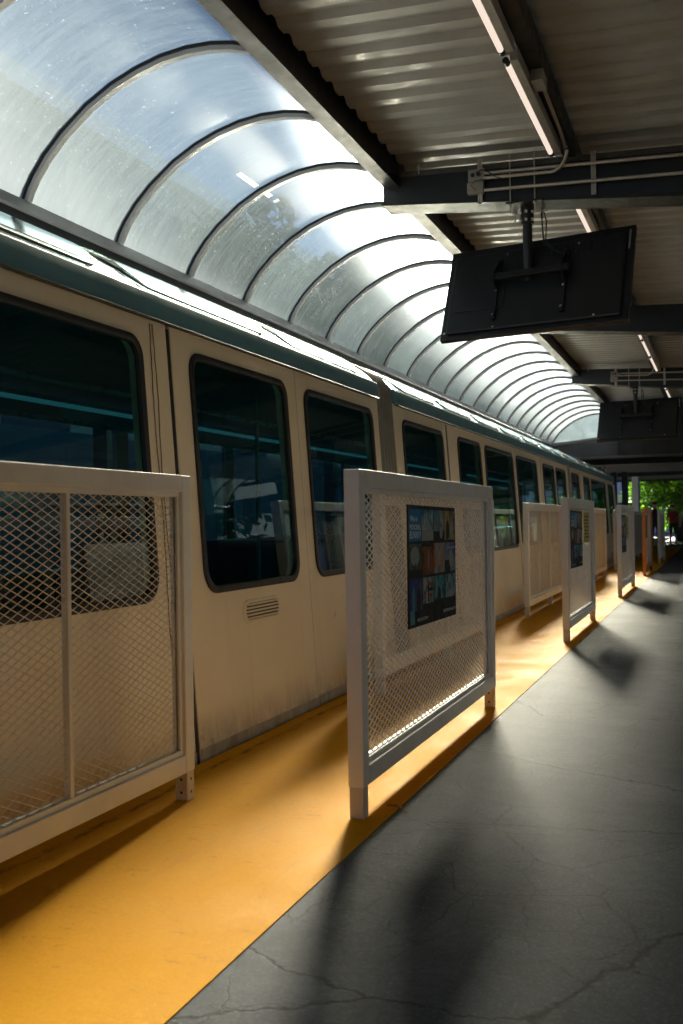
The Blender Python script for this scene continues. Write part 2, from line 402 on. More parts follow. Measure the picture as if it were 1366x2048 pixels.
S = [('side_panel',-3.0,.78,(-2.7,.6)),('side_panel',.78,4.107,(.98,3.865)),('door',4.135,5.625,(4.305,5.462)),('side_panel',5.640,7.25,(5.77,7.085)),
     ('side_panel',7.65,9.325,(7.87,9.16)),('door',9.355,10.93,(9.73,10.745)),('side_panel',10.95,12.76,(11.01,12.645)),('side_panel',12.76,14.83,(12.89,14.46)),
     ('door',14.85,16.2,(15.01,16.09)),('side_panel',16.21,17.78,(16.34,17.44)),
     ('side_panel',18.12,19.51,(18.22,19.26)),('door',19.54,21.06,(19.95,20.92)),('side_panel',21.07,24.5,(21.23,24.13)),('side_panel',24.5,26.2,(24.85,25.95))]
doors = []
for nm, a, b, w in S:
    o = wall_section(nm, a, b, w, proud=.006 if nm == 'door' else 0.0)
    if nm == 'door': doors.append((o, a, b))
# oval louvred vent below each door window
def vent(parent, yc, off):
    zc = .642; hw, hh = .238, .062
    def oval(s, o):
        pts = []
        r = hh*s[1]
        for cy, a0 in ((hw*s[0]-r, -90), (-(hw*s[0]-r), 90)):
            for i in range(13):
                a = R(a0 + 180*i/12); y = yc+cy+r*math.cos(a); z = zc+r*math.sin(a); pts.append((px(z)+o, y, z))
        return pts
    mb = MB(); mb.ring([oval((1,1),off+.001), oval((.985,.97),off+.009), oval((.90,.74),off+.010), oval((.88,.70),off+.0025)])
    MB().quad(*oval((.90,.72), off+.0028)).build('vent_gap_shade', M['rubber'], parent)  # black sheet behind the slats paints the shade in the gaps
    for i in range(5):
        z = zc - .036 + i*.018
        w = hw*.86 - (abs(i-2) == 2)*.02
        mb.obox((px(z)+off+.0062, yc, z), (1,0,.6), (0,1,0), (-.5,0,1), .0022, w, .0042)
    return mb.build('vent', M['train'], parent)
for (o, a, b) in doors: vent(o, a + .79, .006)
# seams
for y, w in ((4.121,.013),(9.34,.012),(19.525,.012)):
    sm = MB().obox((px(1.0)-.004, y, 1.0), (1,0,.065), (0,1,0), (-.065,0,1), .007, w*.8, 1.03)
    sm.build('door_seal', M['rubber'], train)
sm = MB()
for k, (y0) in enumerate((3.955, 3.985)):
    rows = []
    for i in range(60):
        z = -.3 + 2.33*i/59; yy = y0 + .006*math.sin(z*7+k*2) + random.uniform(-.003,.003)
        rows.append([(px(z)+.002, yy-.003, z), (px(z)+.006, yy, z), (px(z)+.002, yy+.003, z)])
    sm.grid(rows)
sm.build('sealant_bead', paint('old_sealant', (.30,.23,.16), .7, .5, 20), train)
for y in (5.6325, 10.94, 12.76, 14.84, 16.205, 21.065):
    MB().obox((px(1.0)-.0005, y, 1.0), (1,0,.065), (0,1,0), (-.065,0,1), .004, .0045, 1.045).build('panel_seam', M['skirt'], train)
# skirt rub strip and groove
for a, b in ((-3,4.10),(4.14,5.62),(5.645,7.25),(7.65,17.78),(18.12,26.2)):
    MB().prism([(px(.05)+.001,.052),(px(.05)+.010,.046),(px(0)+.012,-.05),(px(-.1)+.001,-.10)], a+.005, b-.005).build('skirt_strip', M['skirt'], train)
# teal band
for a, b in ((-3,7.225),(7.675,17.75),(18.15,26.4)):
    prof = [(-2.47,2.048),(-2.398,2.049),(-2.388,2.056),(-2.394,2.163),(-2.400,2.172),(-2.47,2.190)]
    MB().prism(prof, a, b).build('roof_band', M['teal'], train, smooth=True)
    MB().prism([(x,z) for x,z in ROOF], a, b, closed=False, caps=False).build('roof', M['roofmetal'], train, smooth='all')
    MB().prism([(-2.377,2.043),(-2.372,2.048),(-2.378,2.053),(-2.40,2.052),(-2.40,2.044)], a+.02, b-.02).build('drip_edge', M['rubber'], train)
# curved roof lights with rubber rims, following the roof curve
acc = [0]
for i in range(1, len(ROOF)): acc.append(acc[-1] + math.dist(ROOF[i], ROOF[i-1]))
def roof_at(s, off):
    for i in range(1, len(ROOF)):
        if s <= acc[i]: break
    t = (s-acc[i-1])/(acc[i]-acc[i-1]); a, b = Vector(ROOF[i-1]), Vector(ROOF[i]); p = a.lerp(b, t); d = (b-a).normalized(); n = Vector((d.y*-1, d.x))
    if n.y < 0: n = -n
    return p + n*off
def rooflight(y0, y1):
    s0, s1 = .035, .62; n = 14
    def outline(ins, off):
        pts = []; r = .20 - ins
        a, b, c, d = y0+ins, y1-ins, s0+ins*.6, s1-ins
        for cy, cs, ry, rs, q in ((b-r, d-r, r, r, 0), (a+r, d-r, r, r, 90), (a+r, c+r*.9, r, r*.9, 180), (b-r, c+r*.9, r, r*.9, 270)):
            for i in range(n+1):
                t = R(q+90*i/n); y = cy+ry*math.cos(t); s_ = cs+rs*math.sin(t); w = roof_at(max(0.001, s_), off); pts.append((w.x, y, w.y))
        return pts
    rim = MB().ring([outline(-.004,.002), outline(-.002,.010), outline(.004,.013), outline(.012,.012), outline(.016,.006), outline(.020,.012), outline(.030,.012)]).build('roof_light_rim', M['rubber'], train, smooth='all')
    # glazed panel as curved strips
    rows = []
    k = 12
    for i in range(k+1):
        s_ = s0+.024 + (s1-s0-.06)*i/k
        ins = .04
        e = min(s_-(s0), s1-s_); r = .2
        cut = 0 if e > r else r - math.sqrt(max(0, r*r-(r-e)**2))
        rows.append([(lambda w: (w.x, y, w.y))(roof_at(s_, .016 + .012*math.sin(math.pi*i/k))) for y in (y0+ins+cut, y0+.3, (y0+y1)/2, y1-.3, y1-ins-cut)])
    MB().grid(rows).build('roof_light_glass', M['skyglass'], rim, smooth='all')
spans = [(-2.9,-1.5),(-1.38,.25),(.37,2.0),(2.1,3.70),(3.83,5.40),(5.53,7.03),(7.85,9.2),(9.33,10.7),(10.83,12.2),(12.33,13.7),(13.83,15.2),(15.33,16.5),(16.6,17.6),(18.3,19.6),(19.75,21.1),(21.25,22.6),(22.75,24.1),(24.25,25.6)]
for a, b in spans: rooflight(a, b)
# bellows
def bellows(y0, y1, ridges):
    prof = [(px(z)-.015, z) for z in (-.7, -.2, .4, 1.0, 1.6, 1.95, 2.06)] + [(-2.425,2.13),(-2.45,2.19)] + [(x-.01, z+.004) for x, z in ROOF[2:]]
    rows = []; n = ridges*6
    for i in range(n+1):
        y = y0 + (y1-y0)*i/n; ph = (i % 6)/6
        o = (-.075, -.030, .012, .020, .012, -.030)[i % 6]
        row = []
        for x, z in prof:
            if z < 2.1: row.append((x+o, y, z))
            else: row.append((x+o*.7, y, z+o*.7))
        rows.append(row)
    MB().grid(rows).build('bellows', M['bellows'], train, smooth='all')
bellows(7.24, 7.66, 6); bellows(17.77, 18.13, 6)
# sloping nose
mb = MB(); rows = []
for i, (y, s, zt) in enumerate(((26.2,0,2.06),(26.6,.06,2.05),(27.0,.18,2.0),(27.5,.40,1.9),(28.1,.75,1.72),(28.7,1.15,1.3),(28.9,1.3,.7))):
    rows.append([(px(-.7)-s, y, -.7), (px(.4)-s, y, .4), (px(.8)-s, y, .8)])
mb.grid(rows).build('nose_panel', M['train'], train, smooth=True)
def nose_x(y): 
    pts = ((26.2,0),(26.6,.06),(27.0,.18),(27.5,.40),(28.1,.75),(28.7,1.15))
    for (a, s0), (b, s1) in zip(pts, pts[1:]):
        if y <= b: return s0+(s1-s0)*(y-a)/(b-a)
    return 1.2
mb = MB(); rows = []
for y, zt in ((26.26,1.93),(26.6,1.93),(27.0,1.88),(27.5,1.78),(28.1,1.55),(28.6,1.25)):
    rows.append([(px(.8)-nose_x(y)-.01, y, .8), (px(1.4)-nose_x(y)-.03, y, .8+(zt-.8)*.5), (px(zt)-nose_x(y)-.06, y, zt)])
mb.grid(rows).build('windscreen', M['glass'], train, smooth='all')
MB().tube([(px(1.96)+.0,26.22,1.97),(px(1.4),26.3,1.4),(px(.8),26.36,.8)], .035).tube([(px(.8)-.09,26.86,.8),(px(1.4)-.12,26.76,1.4),(px(1.9)-.14,26.70,1.92)], .028).build('windscreen_pillar', M['train'], train)
rows = []
for y, s, zt in ((26.2,0,2.06),(26.7,.07,2.03),(27.2,.27,1.95),(27.8,.6,1.78)):
    rows.append([(px(zt)-s+.02, y, zt-.1), (px(zt)-s+.015, y, zt), (-2.7-s*.8, y, zt+.25), (-3.6, y, zt+.38)])
MB().grid(rows).build('nose_roof', M['teal'], train, smooth='all')
# far side, floor, ceiling, partitions
fx = -4.70
mb = MB()
mb.box(fx-.05, fx, -3, 26.2, -.7, .78); mb.box(fx-.05, fx, -3, 26.2, 1.94, 2.2)
for y in (-3, .7, 3.9, 5.55, 7.2, 7.62, 9.2, 10.85, 12.7, 14.6, 16.2, 17.7, 18.0, 19.4, 21.0, 24.3, 26.0): mb.box(fx-.05, fx, y, y+.17, .78, 1.94)
mb.build('far_side_wall', M['interior'], train)
MB().quad((fx-.02,-3,.78),(fx-.02,26.2,.78),(fx-.02,26.2,1.94),(fx-.02,-3,1.94)).build('far_windows', M['glass'], train)
MB().box(fx, -2.36, -3, 26.2, -.05, .0).build('cabin_floor', M['interior'], train)
MB().box(-4.30, -2.44, -3, 26.2, 2.02, 2.04).build('cabin_ceiling', M['interior'], train)
MB().quad((-4.22,-3,2.40),(-4.22,26.2,2.40),(-4.70,26.2,2.17),(-4.70,-3,2.17)).build('far_roof_glass', glass_mat('teal_roof_glass', (.03,.30,.36)), train)
for a, b in ((-2.9,7.1),(7.8,17.6),(18.3,26.0)): MB().box(-4.325,-4.295,a,b,1.958,1.985).build('window_streak_glow', emit('teal_streak_glow', (.10,.50,.58), .011), train)  # added glow standing for teal reflections and skylight in the windows
mb = MB()
for k in range(19): mb.box(-4.705,-4.22,-2.9+k*1.53,-2.75+k*1.53,2.05,2.16)
mb.build('roof_rib', M['interior'], train)
MB().box(fx, -2.5, -3.06, -3.0, -.7, 2.5).build('rear_bulkhead', M['interior'], train)
MB().box(fx+.2, -2.5, 26.2, 26.24, -.7, .8).build('dashboard', M['interior'], train)
def seat(x, y, w, rz):
    mb = MB()
    c, s = math.cos(rz), math.sin(rz)
    def pt(a, b, z): return (x+a*c-b*s, y+a*s+b*c, z)
    prof = [(-.25,.12),(.20,.12),(.22,.40),(.24,.44),(.20,.47),(-.12,.45),(-.20,.62),(-.27,.95),(-.31,.98),(-.34,.95),(-.30,.55)]
    n = len(mb.v)
    for b in (-w/2, w/2):
        for a, z in prof: mb.v.append(pt(a, b, z))
    k = len(prof)
    for i in range(k):
        j = (i+1) % k; mb.f.append((i, j, k+j, k+i)); mb.m.append(0)
    mb.f.append(tuple(range(k))); mb.m.append(0); mb.f.append(tuple(k+i for i in reversed(range(k)))); mb.m.append(0)
    return mb.build('seat', M['seat'], train, bevel=.02)
for y in (-1.6, -.2, 1.3, 2.4, 3.3, 6.3, 8.4, 11.6, 13.3, 16.8, 18.7, 22, 23.4, 25): seat(-4.2, y, .9, R(90) if int(y*3) % 2 else R(-90))
for y in (7.9, 13.6, 22.6): seat(-3.3, y, .8, R(90))
mb = MB()
mb.tube([(-3.0,-3,1.82),(-3.0,26,1.82)], .016); mb.tube([(-4.1,-3,1.82),(-4.1,26,1.82)], .016)
mb.build('grab_rail', M['rail'], train)
for y in (3.2, 6.35, 8.9, 12.3, 16.9): MB().tube([(-3.0,y,0),(-3.0,y,2.02)], .014).build('grab_pole', M['rail'], train)
# ------------------------------------------------------------------ barriers
def mesh_obj(L, H0, H1, y0, mat, parent):
    """expanded metal: zig-zag strands touching at the nodes"""
    w, h = .0625, .029; mb = MB()
    x0 = 0
    rows = int((H1-H0)/(h/2)); n = int(L/(w/2))
    for r in range(rows+1):
        zb = H0 + r*h/2
        if zb > H1: break
        pts = []
        for i in range(n+1):
            up = (i + r) % 2
            z = zb + (h/4 if up else -h/4)
            pts.append((y0+i*w/2, min(max(z, H0-.004), H1+.004)))
        base = len(mb.v)
        tw = .0019
        for (y, z) in pts:
            mb.v += [(x0-.0026, y, z-tw*.3), (x0+.0004, y, z-tw), (x0+.0026, y, z+tw*.3), (x0-.0004, y, z+tw)]
        for i in range(len(pts)-1):
            a = base+i*4; b = a+4
            for k in range(4):
                k2 = (k+1) % 4; mb.f.append((a+k, a+k2, b+k2, b+k)); mb.m.append(0)
    return mb.build('wire_mesh', mat, parent)
def make_barrier(L, dividers, legs, mat, meshmat, label, group, castor=False):
    t = thing('orange_barrier' if castor else 'mesh_barrier', label, 'barrier', group=group)
    W = .031; Z0, Z1 = .12, 1.302; T = .066
    bm = MB().box(-W, W, 0, T, Z0, Z1-.001).build('post', mat, t, bevel=.004)
    MB().box(-W, W, L-T, L, Z0, Z1-.001).build('post', mat, t, bevel=.004)
    MB().box(-W, W, T+.0005, L-T-.0005, Z1-.068, Z1).build('top_rail', mat, t, bevel=.004)
    MB().box(-W, W, T+.0005, L-T-.0005, Z0, Z0+.072).build('bottom_rail', mat, t, bevel=.004)
    mb = MB(); s = .020; d = .016
    for a, b, c, e in ((T, L-T, Z0+.072, Z0+.072+s), (T, L-T, Z1-.068-s, Z1-.068), (T, T+s, Z0+.072+s, Z1-.068-s), (L-T-s, L-T, Z0+.072+s, Z1-.068-s)):
        mb.box(-d, -.004, a, b, c, e); mb.box(.004, d, a, b, c, e)
    mb.build('mesh_stop', mat, t, bevel=.002)
    for y, w in dividers:
        MB().box(-.014, .014, y-w/2, y+w/2, Z0+.0725, Z1-.0685).build('divider', mat, t, bevel=.003)
    mesh_obj(L-2*T-.01, Z0+.075, Z1-.07, T+.005, meshmat, t)
    for y in legs:
        if castor and y > 1: 
            f = MB().box(-.02,.02,y-.03,y+.03,.10,.1195).build('castor_fork', M['steel'], t)
            ring = [(0+.0, y+.045*math.cos(a), .048+.045*math.sin(a)) for a in [2*math.pi*i/20 for i in range(20)]]
            MB().ring([[(-.018,p[1],p[2]) for p in ring],[(.018,p[1],p[2]) for p in ring]]).quad(*[(-.018,p[1],p[2]) for p in ring]).quad(*[(.018,p[1],p[2]) for p in ring]).build('castor', M['rubber'], t, smooth=True)
            continue
        lg = MB().box(-.028, .028, y-.028, y+.028, .0045, .1195).build('leg', mat if castor else M['leg'], t, bevel=.004)
        if y < .1: continue
        hb = MB()
        for z in (.038, .090):
            c = [(y+.006*math.cos(2*math.pi*i/10), z+.006*math.sin(2*math.pi*i/10)) for i in range(10)]
            hb.quad(*[(.0288, p[0], p[1]) for p in c]); hb.quad(*[(p[0]-y, y-.0288, p[1]) for p in c])
        hb.build('bolt_hole', M['hole'], lg)
    return t
RL = 2.375; LL = 3.45
gR = 'white mesh barriers standing on the outer edge of the yellow strip'
gL = 'white mesh barriers standing beside the train'
r0 = make_barrier(RL, [], (.03, RL-.03), M['barrier'], M['barrier_mesh'], 'nearest white mesh barrier with a photo collage poster, at the grey floor edge', gR); r0.location = (-1.255, 3.465, 0)
r1 = make_barrier(2.12, [], (.03, 2.09), M['barrier'], M['barrier_mesh'], 'second white mesh barrier on the floor edge, carrying a dark poster and a yellow sign', gR); r1.location = (-1.257, 9.07, 0)
r2 = make_barrier(2.45, [(1.2,.03)], (.03, 2.42), M['barrier'], M['barrier_mesh'], 'white mesh barrier with a middle bar just in front of the orange barrier', gR); r2.location = (-1.25, 14.45, 0)
r3 = make_barrier(2.2, [(1.1,.03)], (.03, 2.1), M['orange'], M['barrier_mesh'], 'orange framed barrier on a castor, the only coloured one in the row', None, True); r3.location = (-1.26, 19.9, 0)
r4 = copy_tree(r2); r4.location = (-1.26, 25.4, 0); r4['label'] = 'farthest white mesh barrier beyond the orange barrier, near the people'
l0 = make_barrier(LL, [(.85,.020),(1.73,.045),(2.66,.020)], (.03, 1.73, LL-.03), M['barrier'], M['barrier_mesh'], 'large white mesh barrier at the left edge, in front of the widest train window', gL); l0.location = (-2.003, .095, 0)
ll = ['white mesh barrier beside the train, seen through the mesh of the nearest poster barrier',
      'white mesh barrier beside the train, just left of the barrier with the yellow sign',
      'white mesh barrier beside the train, between the yellow sign and the last car windows',
      'white mesh barrier near the train nose, behind the middle bar barrier',
      'last mesh barrier beside the track, left of the orange barrier and past the train nose']
for y, s in zip((5.99, 11.32, 16.6, 22.1, 27.5), ll):
    c = copy_tree(l0); c.location = (-2.003, y, 0); c['label'] = s

# ------------------------------------------------------------------ posters
def photo_mat(i, cs, sc, st, off):
    m, nt, nd, lk = new_mat('printed_photo_%d' % i)
    P = N(nt, 'ShaderNodeTexCoord').outputs['Object']
    mp = N(nt, 'ShaderNodeMapping'); mp.inputs['Location'].default_value = off; mp.inputs['Scale'].default_value = st; lk.new(P, mp.inputs[0])
    f = noise(nt, mp.outputs[0], sc, 3, .5, None, .9)
    n = len(cs)
    c = ramp(nt, f, [(.30+.42*k/max(1, n-1), tuple(.9*q for q in cc)) for k, cc in enumerate(cs)])
    b = N(nt, 'ShaderNodeBsdfPrincipled', i_Roughness=.55); lk.new(c, b.inputs['Base Color']); b.inputs['Specular IOR Level'].default_value = .12
    o = N(nt, 'ShaderNodeOutputMaterial'); lk.new(b.outputs[0], o.inputs[0]); return m
SW = [[(.02,.22,.50)]*2,
      [(.02,.10,.22),(.05,.30,.45),(.45,.50,.52),(.30,.26,.24)], [(.03,.10,.28),(.10,.26,.45),(.22,.20,.18),(.5,.48,.46)], [(.22,.21,.20),(.10,.09,.08),(.45,.36,.08),(.35,.33,.31)],
      [(.05,.08,.07),(.12,.16,.14),(.03,.04,.04),(.2,.22,.21)], [(.02,.015,.012),(.30,.10,.03),(.05,.03,.02),(.42,.18,.07)], [(.55,.32,.03),(.50,.10,.02),(.35,.38,.38),(.04,.28,.26)], [(.03,.04,.08),(.3,.33,.36),(.03,.08,.38),(.10,.11,.13)],
      [(.02,.12,.16),(.02,.05,.28),(.10,.06,.10),(.03,.2,.22)], [(.38,.45,.50),(.33,.40,.46),(.06,.07,.07),(.30,.14,.12)], [(.03,.22,.28),(.12,.40,.44),(.02,.06,.08),(.04,.24,.32)], [(.04,.26,.38),(.25,.42,.50),(.03,.05,.06),(.10,.30,.42)]]
PM = [photo_mat(i, c, 9+(i*5) % 7, (1, 1.3, .8), (i*1.7, i*2.3, i*.9)) for i, c in enumerate(SW)]
M['posterblack'] = paint('poster_black', (.006,.006,.007), .5, .1, 5, spec=.15)
M['ink'] = paint('white_ink', (.85,.9,.93), .4, .05, 5)
def text_mesh(body, size, mat, parent, name, loc, align='LEFT', sx=1.0):
    cu = bpy.data.curves.new('lettering', 'FONT'); cu.body = body; cu.size = size; cu.align_x = align; cu.resolution_u = 3
    ob = bpy.data.objects.new('lettering', cu); col.objects.link(ob)
    dg = bpy.context.evaluated_depsgraph_get()
    me = bpy.data.meshes.new_from_object(ob.evaluated_get(dg)); bpy.data.objects.remove(ob)
    me.materials.clear(); me.materials.append(mat)
    # text x -> +Y (seen from +X reading left to right), text y -> Z
    me.transform(Matrix(((0,0,1,0),(sx,0,0,0),(0,1,0,0),(0,0,0,1))))
    o = bpy.data.objects.new(name, me); col.objects.link(o); o.parent = parent; o.location = loc; return o
INK = [paint('print_'+n_, c_, .5, .15, 60, spec=.1) for n_, c_ in (('black',(.012,.013,.016)),('pale',(.30,.32,.33)),('sky',(.05,.24,.36)),('rust',(.28,.07,.03)),('sand',(.26,.19,.12)))]
PIC = {1: (('r',0,0,1,.35,2),('e',.55,.40,.16,.32,2),('e',.55,.78,.10,.10,5),('r',.1,.5,.14,1,1)), 2: (('r',0,0,1,.30,1),('r',.2,.3,.3,.75,5),('r',.45,.3,.6,.9,3),('e',.7,.25,.14,.2,2)),
       3: (('e',.3,.35,.16,.35,1),('e',.7,.35,.16,.35,2),('e',.3,.75,.09,.1,5),('e',.7,.75,.09,.1,5)), 4: (('r',0,0,1,.2,1),('e',.45,.62,.36,.3,2),('r',.42,.1,.48,.4,1)),
       5: (('e',.3,.4,.10,.36,4),('e',.55,.45,.10,.36,5),('e',.8,.36,.09,.32,4),('r',0,.9,1,1,1)), 6: (('e',.5,.45,.14,.34,2),('e',.5,.85,.08,.1,5),('r',.40,.05,.60,.25,3)), 7: (('r',0,0,.5,.4,1),('e',.6,.45,.2,.32,2),('r',.2,.78,1,.86,2)),
       8: (('e',.3,.3,.12,.5,3),('e',.72,.3,.15,.4,1)), 9: (('r',.45,.2,.55,.9,1),('r',.5,.72,.92,.84,4),('r',.5,.54,.9,.66,1),('r',.5,.36,.86,.48,4),('r',0,0,1,.16,1)), 10: (('r',0,0,1,.22,1),('e',.45,.34,.16,.3,1),('e',.6,.75,.3,.12,3)), 11: (('r',0,0,1,.2,1),('r',.3,.2,.36,.9,2),('e',.6,.32,.25,.14,2))}
def collage(label, group, w=.815, h=.54, words=True):
    t = thing('collage_poster', label, 'poster', group=group)
    MB().box(-.003, .003, 0, w, 0, h).build('backing', M['posterblack'], t)
    cw, ch = (w-.03)/4, .142
    for r in range(3):
        for c in range(4):
            y = .012 + c*(cw+.0025); z = h - .018 - ch - r*(ch+.013)
            k = r*4+c
            mb = MB().box(.0031, .0040, y, y+cw-.006, z, z+ch); W_ = cw-.006
            for (kind, a, b, e, f_, ci) in PIC.get(k, ()):
                mb.cur = ci; d_ = .0042 + .0001*len(mb.f)/40
                if kind == 'r': mb.quad((d_, y+a*W_, z+b*ch), (d_, y+e*W_, z+b*ch), (d_, y+e*W_, z+f_*ch), (d_, y+a*W_, z+f_*ch))
                else: mb.quad(*[(d_, y+(a+e*math.cos(q))*W_, z+(b+f_*math.sin(q))*ch) for q in [2*math.pi*i/18 for i in range(18)]])
                mb.cur = 0
            mb.build('photo', [PM[k]] + INK, t)
    if words:
        y = .018; z = h-.018
        text_mesh('Who is', .036, M['ink'], t, 'lettering', (.0046, y+.01, z-.055), sx=1.05)
        text_mesh('MONORAIL', .034, M['ink'], t, 'lettering', (.0046, y, z-.092), sx=.98)
        text_mesh('BUNNY?', .046, M['ink'], t, 'lettering', (.0046, y, z-.130), sx=1.0)
        text_mesh('READ HIS STORY!', .020, M['ink'], t, 'lettering', (.0042, .125, .022), sx=1.1)
        text_mesh('SEATTLEMONORAIL.COM', .020, M['ink'], t, 'lettering', (.0042, w-.02, .030), 'RIGHT', .98)
        MB().box(.0031, .0042, .02, .085, .014, .075).build('pale_panel', M['ink'] if False else photo_mat(40, [(.10,.30,.38),(.2,.36,.42)], 4, (1,1,1), (0,0,0)), t)
    for z in (.03, h-.03):
        for y in (.02, w-.02): pass
    return t
gP = 'collage posters on the mesh barriers'
p0 = collage('collage poster on the nearest poster barrier, blue lettered tile at its top left', gP); p0.location = (-1.2415, 4.125, .638); p0.rotation_euler = (R(-.6), 0, R(-.3))
p1 = copy_tree(p0); p1.location = (-1.243, 9.36, .65); p1['label'] = 'dark collage poster on the second barrier, left of the yellow sign'
p2 = copy_tree(p0); p2.location = (-1.236, 14.60, .62); p2['label'] = 'far collage poster on the barrier in front of the orange one'
M['sign_y'] = paint('sign_yellow', (.50,.36,.02), .4, .1, 9)
def small_sign(label, loc, w, h):
    t = thing('yellow_sign', label, 'sign', loc, group='yellow signs on the mesh barriers')
    MB().box(-.003,.003,0,w,0,h).build('plate', M['sign_y'], t)
    mb = MB()
    for i in range(7): mb.box(.0033,.0042,.04,w-.04-(i % 3)*.05,h-.05-i*.035,h-.04-i*.035)
    mb.build('printed_lines', M['posterblack'], t); return t
small_sign('yellow sign on the second barrier, right of its dark poster', (-1.243,10.36,.865), .46, .31)
small_sign('narrow yellow sign on the barrier in front of the orange one', (-1.236,15.42,.80), .46, .34)
MB().box(-.003,.003,0,.5,0,.45).build('notice_board', M['posterblack'])
nb = bpy.data.objects['notice_board']; nb.location = (-1.246, 20.1, .72); tag(nb, 'black notice on the orange barrier', 'notice')

# ------------------------------------------------------------------ vault canopy
VP = [(-3.920,3.112),(-3.894,3.172),(-3.848,3.248),(-3.760,3.360),(-3.640,3.476),(-3.456,3.614),(-3.280,3.708),(-3.112,3.770),(-2.944,3.812),(-2.776,3.830),(-2.616,3.825),(-2.480,3.802),(-2.356,3.764)]
canopy = thing('vault_canopy', 'curved translucent vault canopy on grey ribs above the train', 'canopy')
RY = [5.042 + 1.012*k for k in range(-8, 22)]
def vnorm(i):
    a = Vector(VP[max(i-1,0)]); b = Vector(VP[min(i+1,len(VP)-1)]); d = (b-a).normalized(); return Vector((-d.y, d.x))
rib_me = None
for y in RY:
    if rib_me is None:
        mb = MB()
        rows = []
        for (oy, on) in ((-.021,.011),(.021,.011),(.021,-.040),(-.021,-.040),(-.021,.011)):
            rows.append([(VP[i][0]+vnorm(i).x*on, oy, VP[i][1]+vnorm(i).y*on) for i in range(len(VP))])
        mb.grid(rows)
        for oy in (-.030,):      # dark glazing seal on the near side
            pass
        o = mb.build('rib', M['rib'], canopy, smooth=True); rib_me = o
        sb = MB(); rows = []
        for (oy, on) in ((-.028,.003),(-.0215,.003),(-.0215,-.013),(-.028,-.013),(-.028,.003)):
            rows.append([(VP[i][0]+vnorm(i).x*on, oy, VP[i][1]+vnorm(i).y*on) for i in range(len(VP))])
        sb.grid(rows); seal = sb.build('glazing_seal', M['rubber'], o, smooth=True)
        o.location = (0, y, 0)
    else:
        c = copy_tree(rib_me, canopy); c.location = (0, y, 0)
fine = []
for i in range(len(VP)-1):
    for k in range(3):
        t = k/3; p0_, p1_, p2_, p3_ = (Vector(VP[max(i-1,0)]), Vector(VP[i]), Vector(VP[i+1]), Vector(VP[min(i+2,len(VP)-1)]))
        fine.append(.5*((2*p1_) + (p2_-p0_)*t + (2*p0_-5*p1_+4*p2_-p3_)*t*t + (3*p1_-p0_-3*p2_+p3_)*t**3))
fine.append(Vector(VP[-1]))
for a, b in zip(RY, RY[1:]):
    # each sheet sags or bows a touch, as real thin sheets do
    e = random.uniform(-.008, .008); rows = []
    for j in range(5):
        y = a + (b-a)*j/4; bow = e*math.sin(math.pi*j/4)
        rows.append([(p.x-bow*.5, y, p.y+bow) for p in fine])
    MB().grid(rows).build('glazing_sheet', M['vault'], canopy, smooth='all')
m_, nt_, nd_, lk_ = new_mat('white_tape')
a_ = N(nt_, 'ShaderNodeBsdfTranslucent'); a_.inputs[0].default_value = (.85,.88,.9,1); b_ = N(nt_, 'ShaderNodeBsdfDiffuse'); b_.inputs[0].default_value = (.8,.8,.8,1)
x_ = N(nt_, 'ShaderNodeMixShader', i_Fac=.4); lk_.new(a_.outputs[0], x_.inputs[1]); lk_.new(b_.outputs[0], x_.inputs[2]); lk_.new(x_.outputs[0], N(nt_, 'ShaderNodeOutputMaterial').inputs[0])
for a, b in ((6.66,6.98),(7.13,7.24),(7.32,7.37)):
    MB().grid([[(-3.282,a,3.7005),(-3.282,b,3.7005)],[(-3.262,a+.01,3.708),(-3.262,b-.01,3.708)],[(-3.244,a,3.7148),(-3.244,b,3.7148)]]).build('tape_patch', m_, canopy)
# end gable
y = RY[-1]
mb = MB(); mb.quad(*([(p.x, y+.02, p.y) for p in fine] + [(-2.356, y+.02, 3.212)]))
mb.build('end_gable', M['vault'], canopy)
MB().prism([(-3.96,3.02),(-2.32,3.208),(-2.32,3.26),(-3.96,3.088)], y-.03, y+.06).build('gable_rail', M['sillflash'], canopy)
# sill girder
mb = MB().box(-4.04, -3.924, -8, y+.1, 2.884, 3.032)
for k in range(160):
    yy = .4 + k*.168
    for dz_ in (2.936, 2.96, 2.984): mb.obox((-3.9225, yy + .04*(k % 2), dz_), (1,0,0), (0,1,0), (0,0,1), .002, .005, .005)
sill = mb.build('sill_girder', M['steel'], canopy)
MB().prism([(-3.92,3.032),(-3.888,3.036),(-3.898,3.10),(-3.92,3.11),(-4.0,3.11),(-4.0,3.032)], -8, y+.1).build('sill_flashing', M['sillflash'], canopy)
for k in range(6):
    yy = -3.6 + 5.496*k
    MB().box(-5.07,-4.93,yy,yy+.2,-4.2,3.0).box(-5.07,-3.95,yy+.04,yy+.16,2.78,2.883).build('support_post', M['steel'], canopy)

# ------------------------------------------------------------------ station roof
roof = thing('station_roof', 'dark steel platform roof with cream corrugated deck overhead', 'roof')
SL = -.046
def dz(x): return SL*(x+2.296)
mb = MB(); prof = []
yy = -8.0; ph = 6.305 % .285
yy = 5.044 - .228*57
while yy < RY[-1]:
    prof += [(yy-.042, 0), (yy+.042, 0), (yy+.078, .036), (yy+.150, .036)]; yy += .228
rows = [[(x, p[0], 3.948+dz(x)+p[1]) for p in prof] for x in (-2.298, -.96, 1.2, 6.9)]
mb.grid(rows).build('roof_deck', M['deck'], roof)
MB().box(-2.64, 7.2, -8, RY[-1], 4.18, 4.22).build('roof_topping', M['steel'], roof)
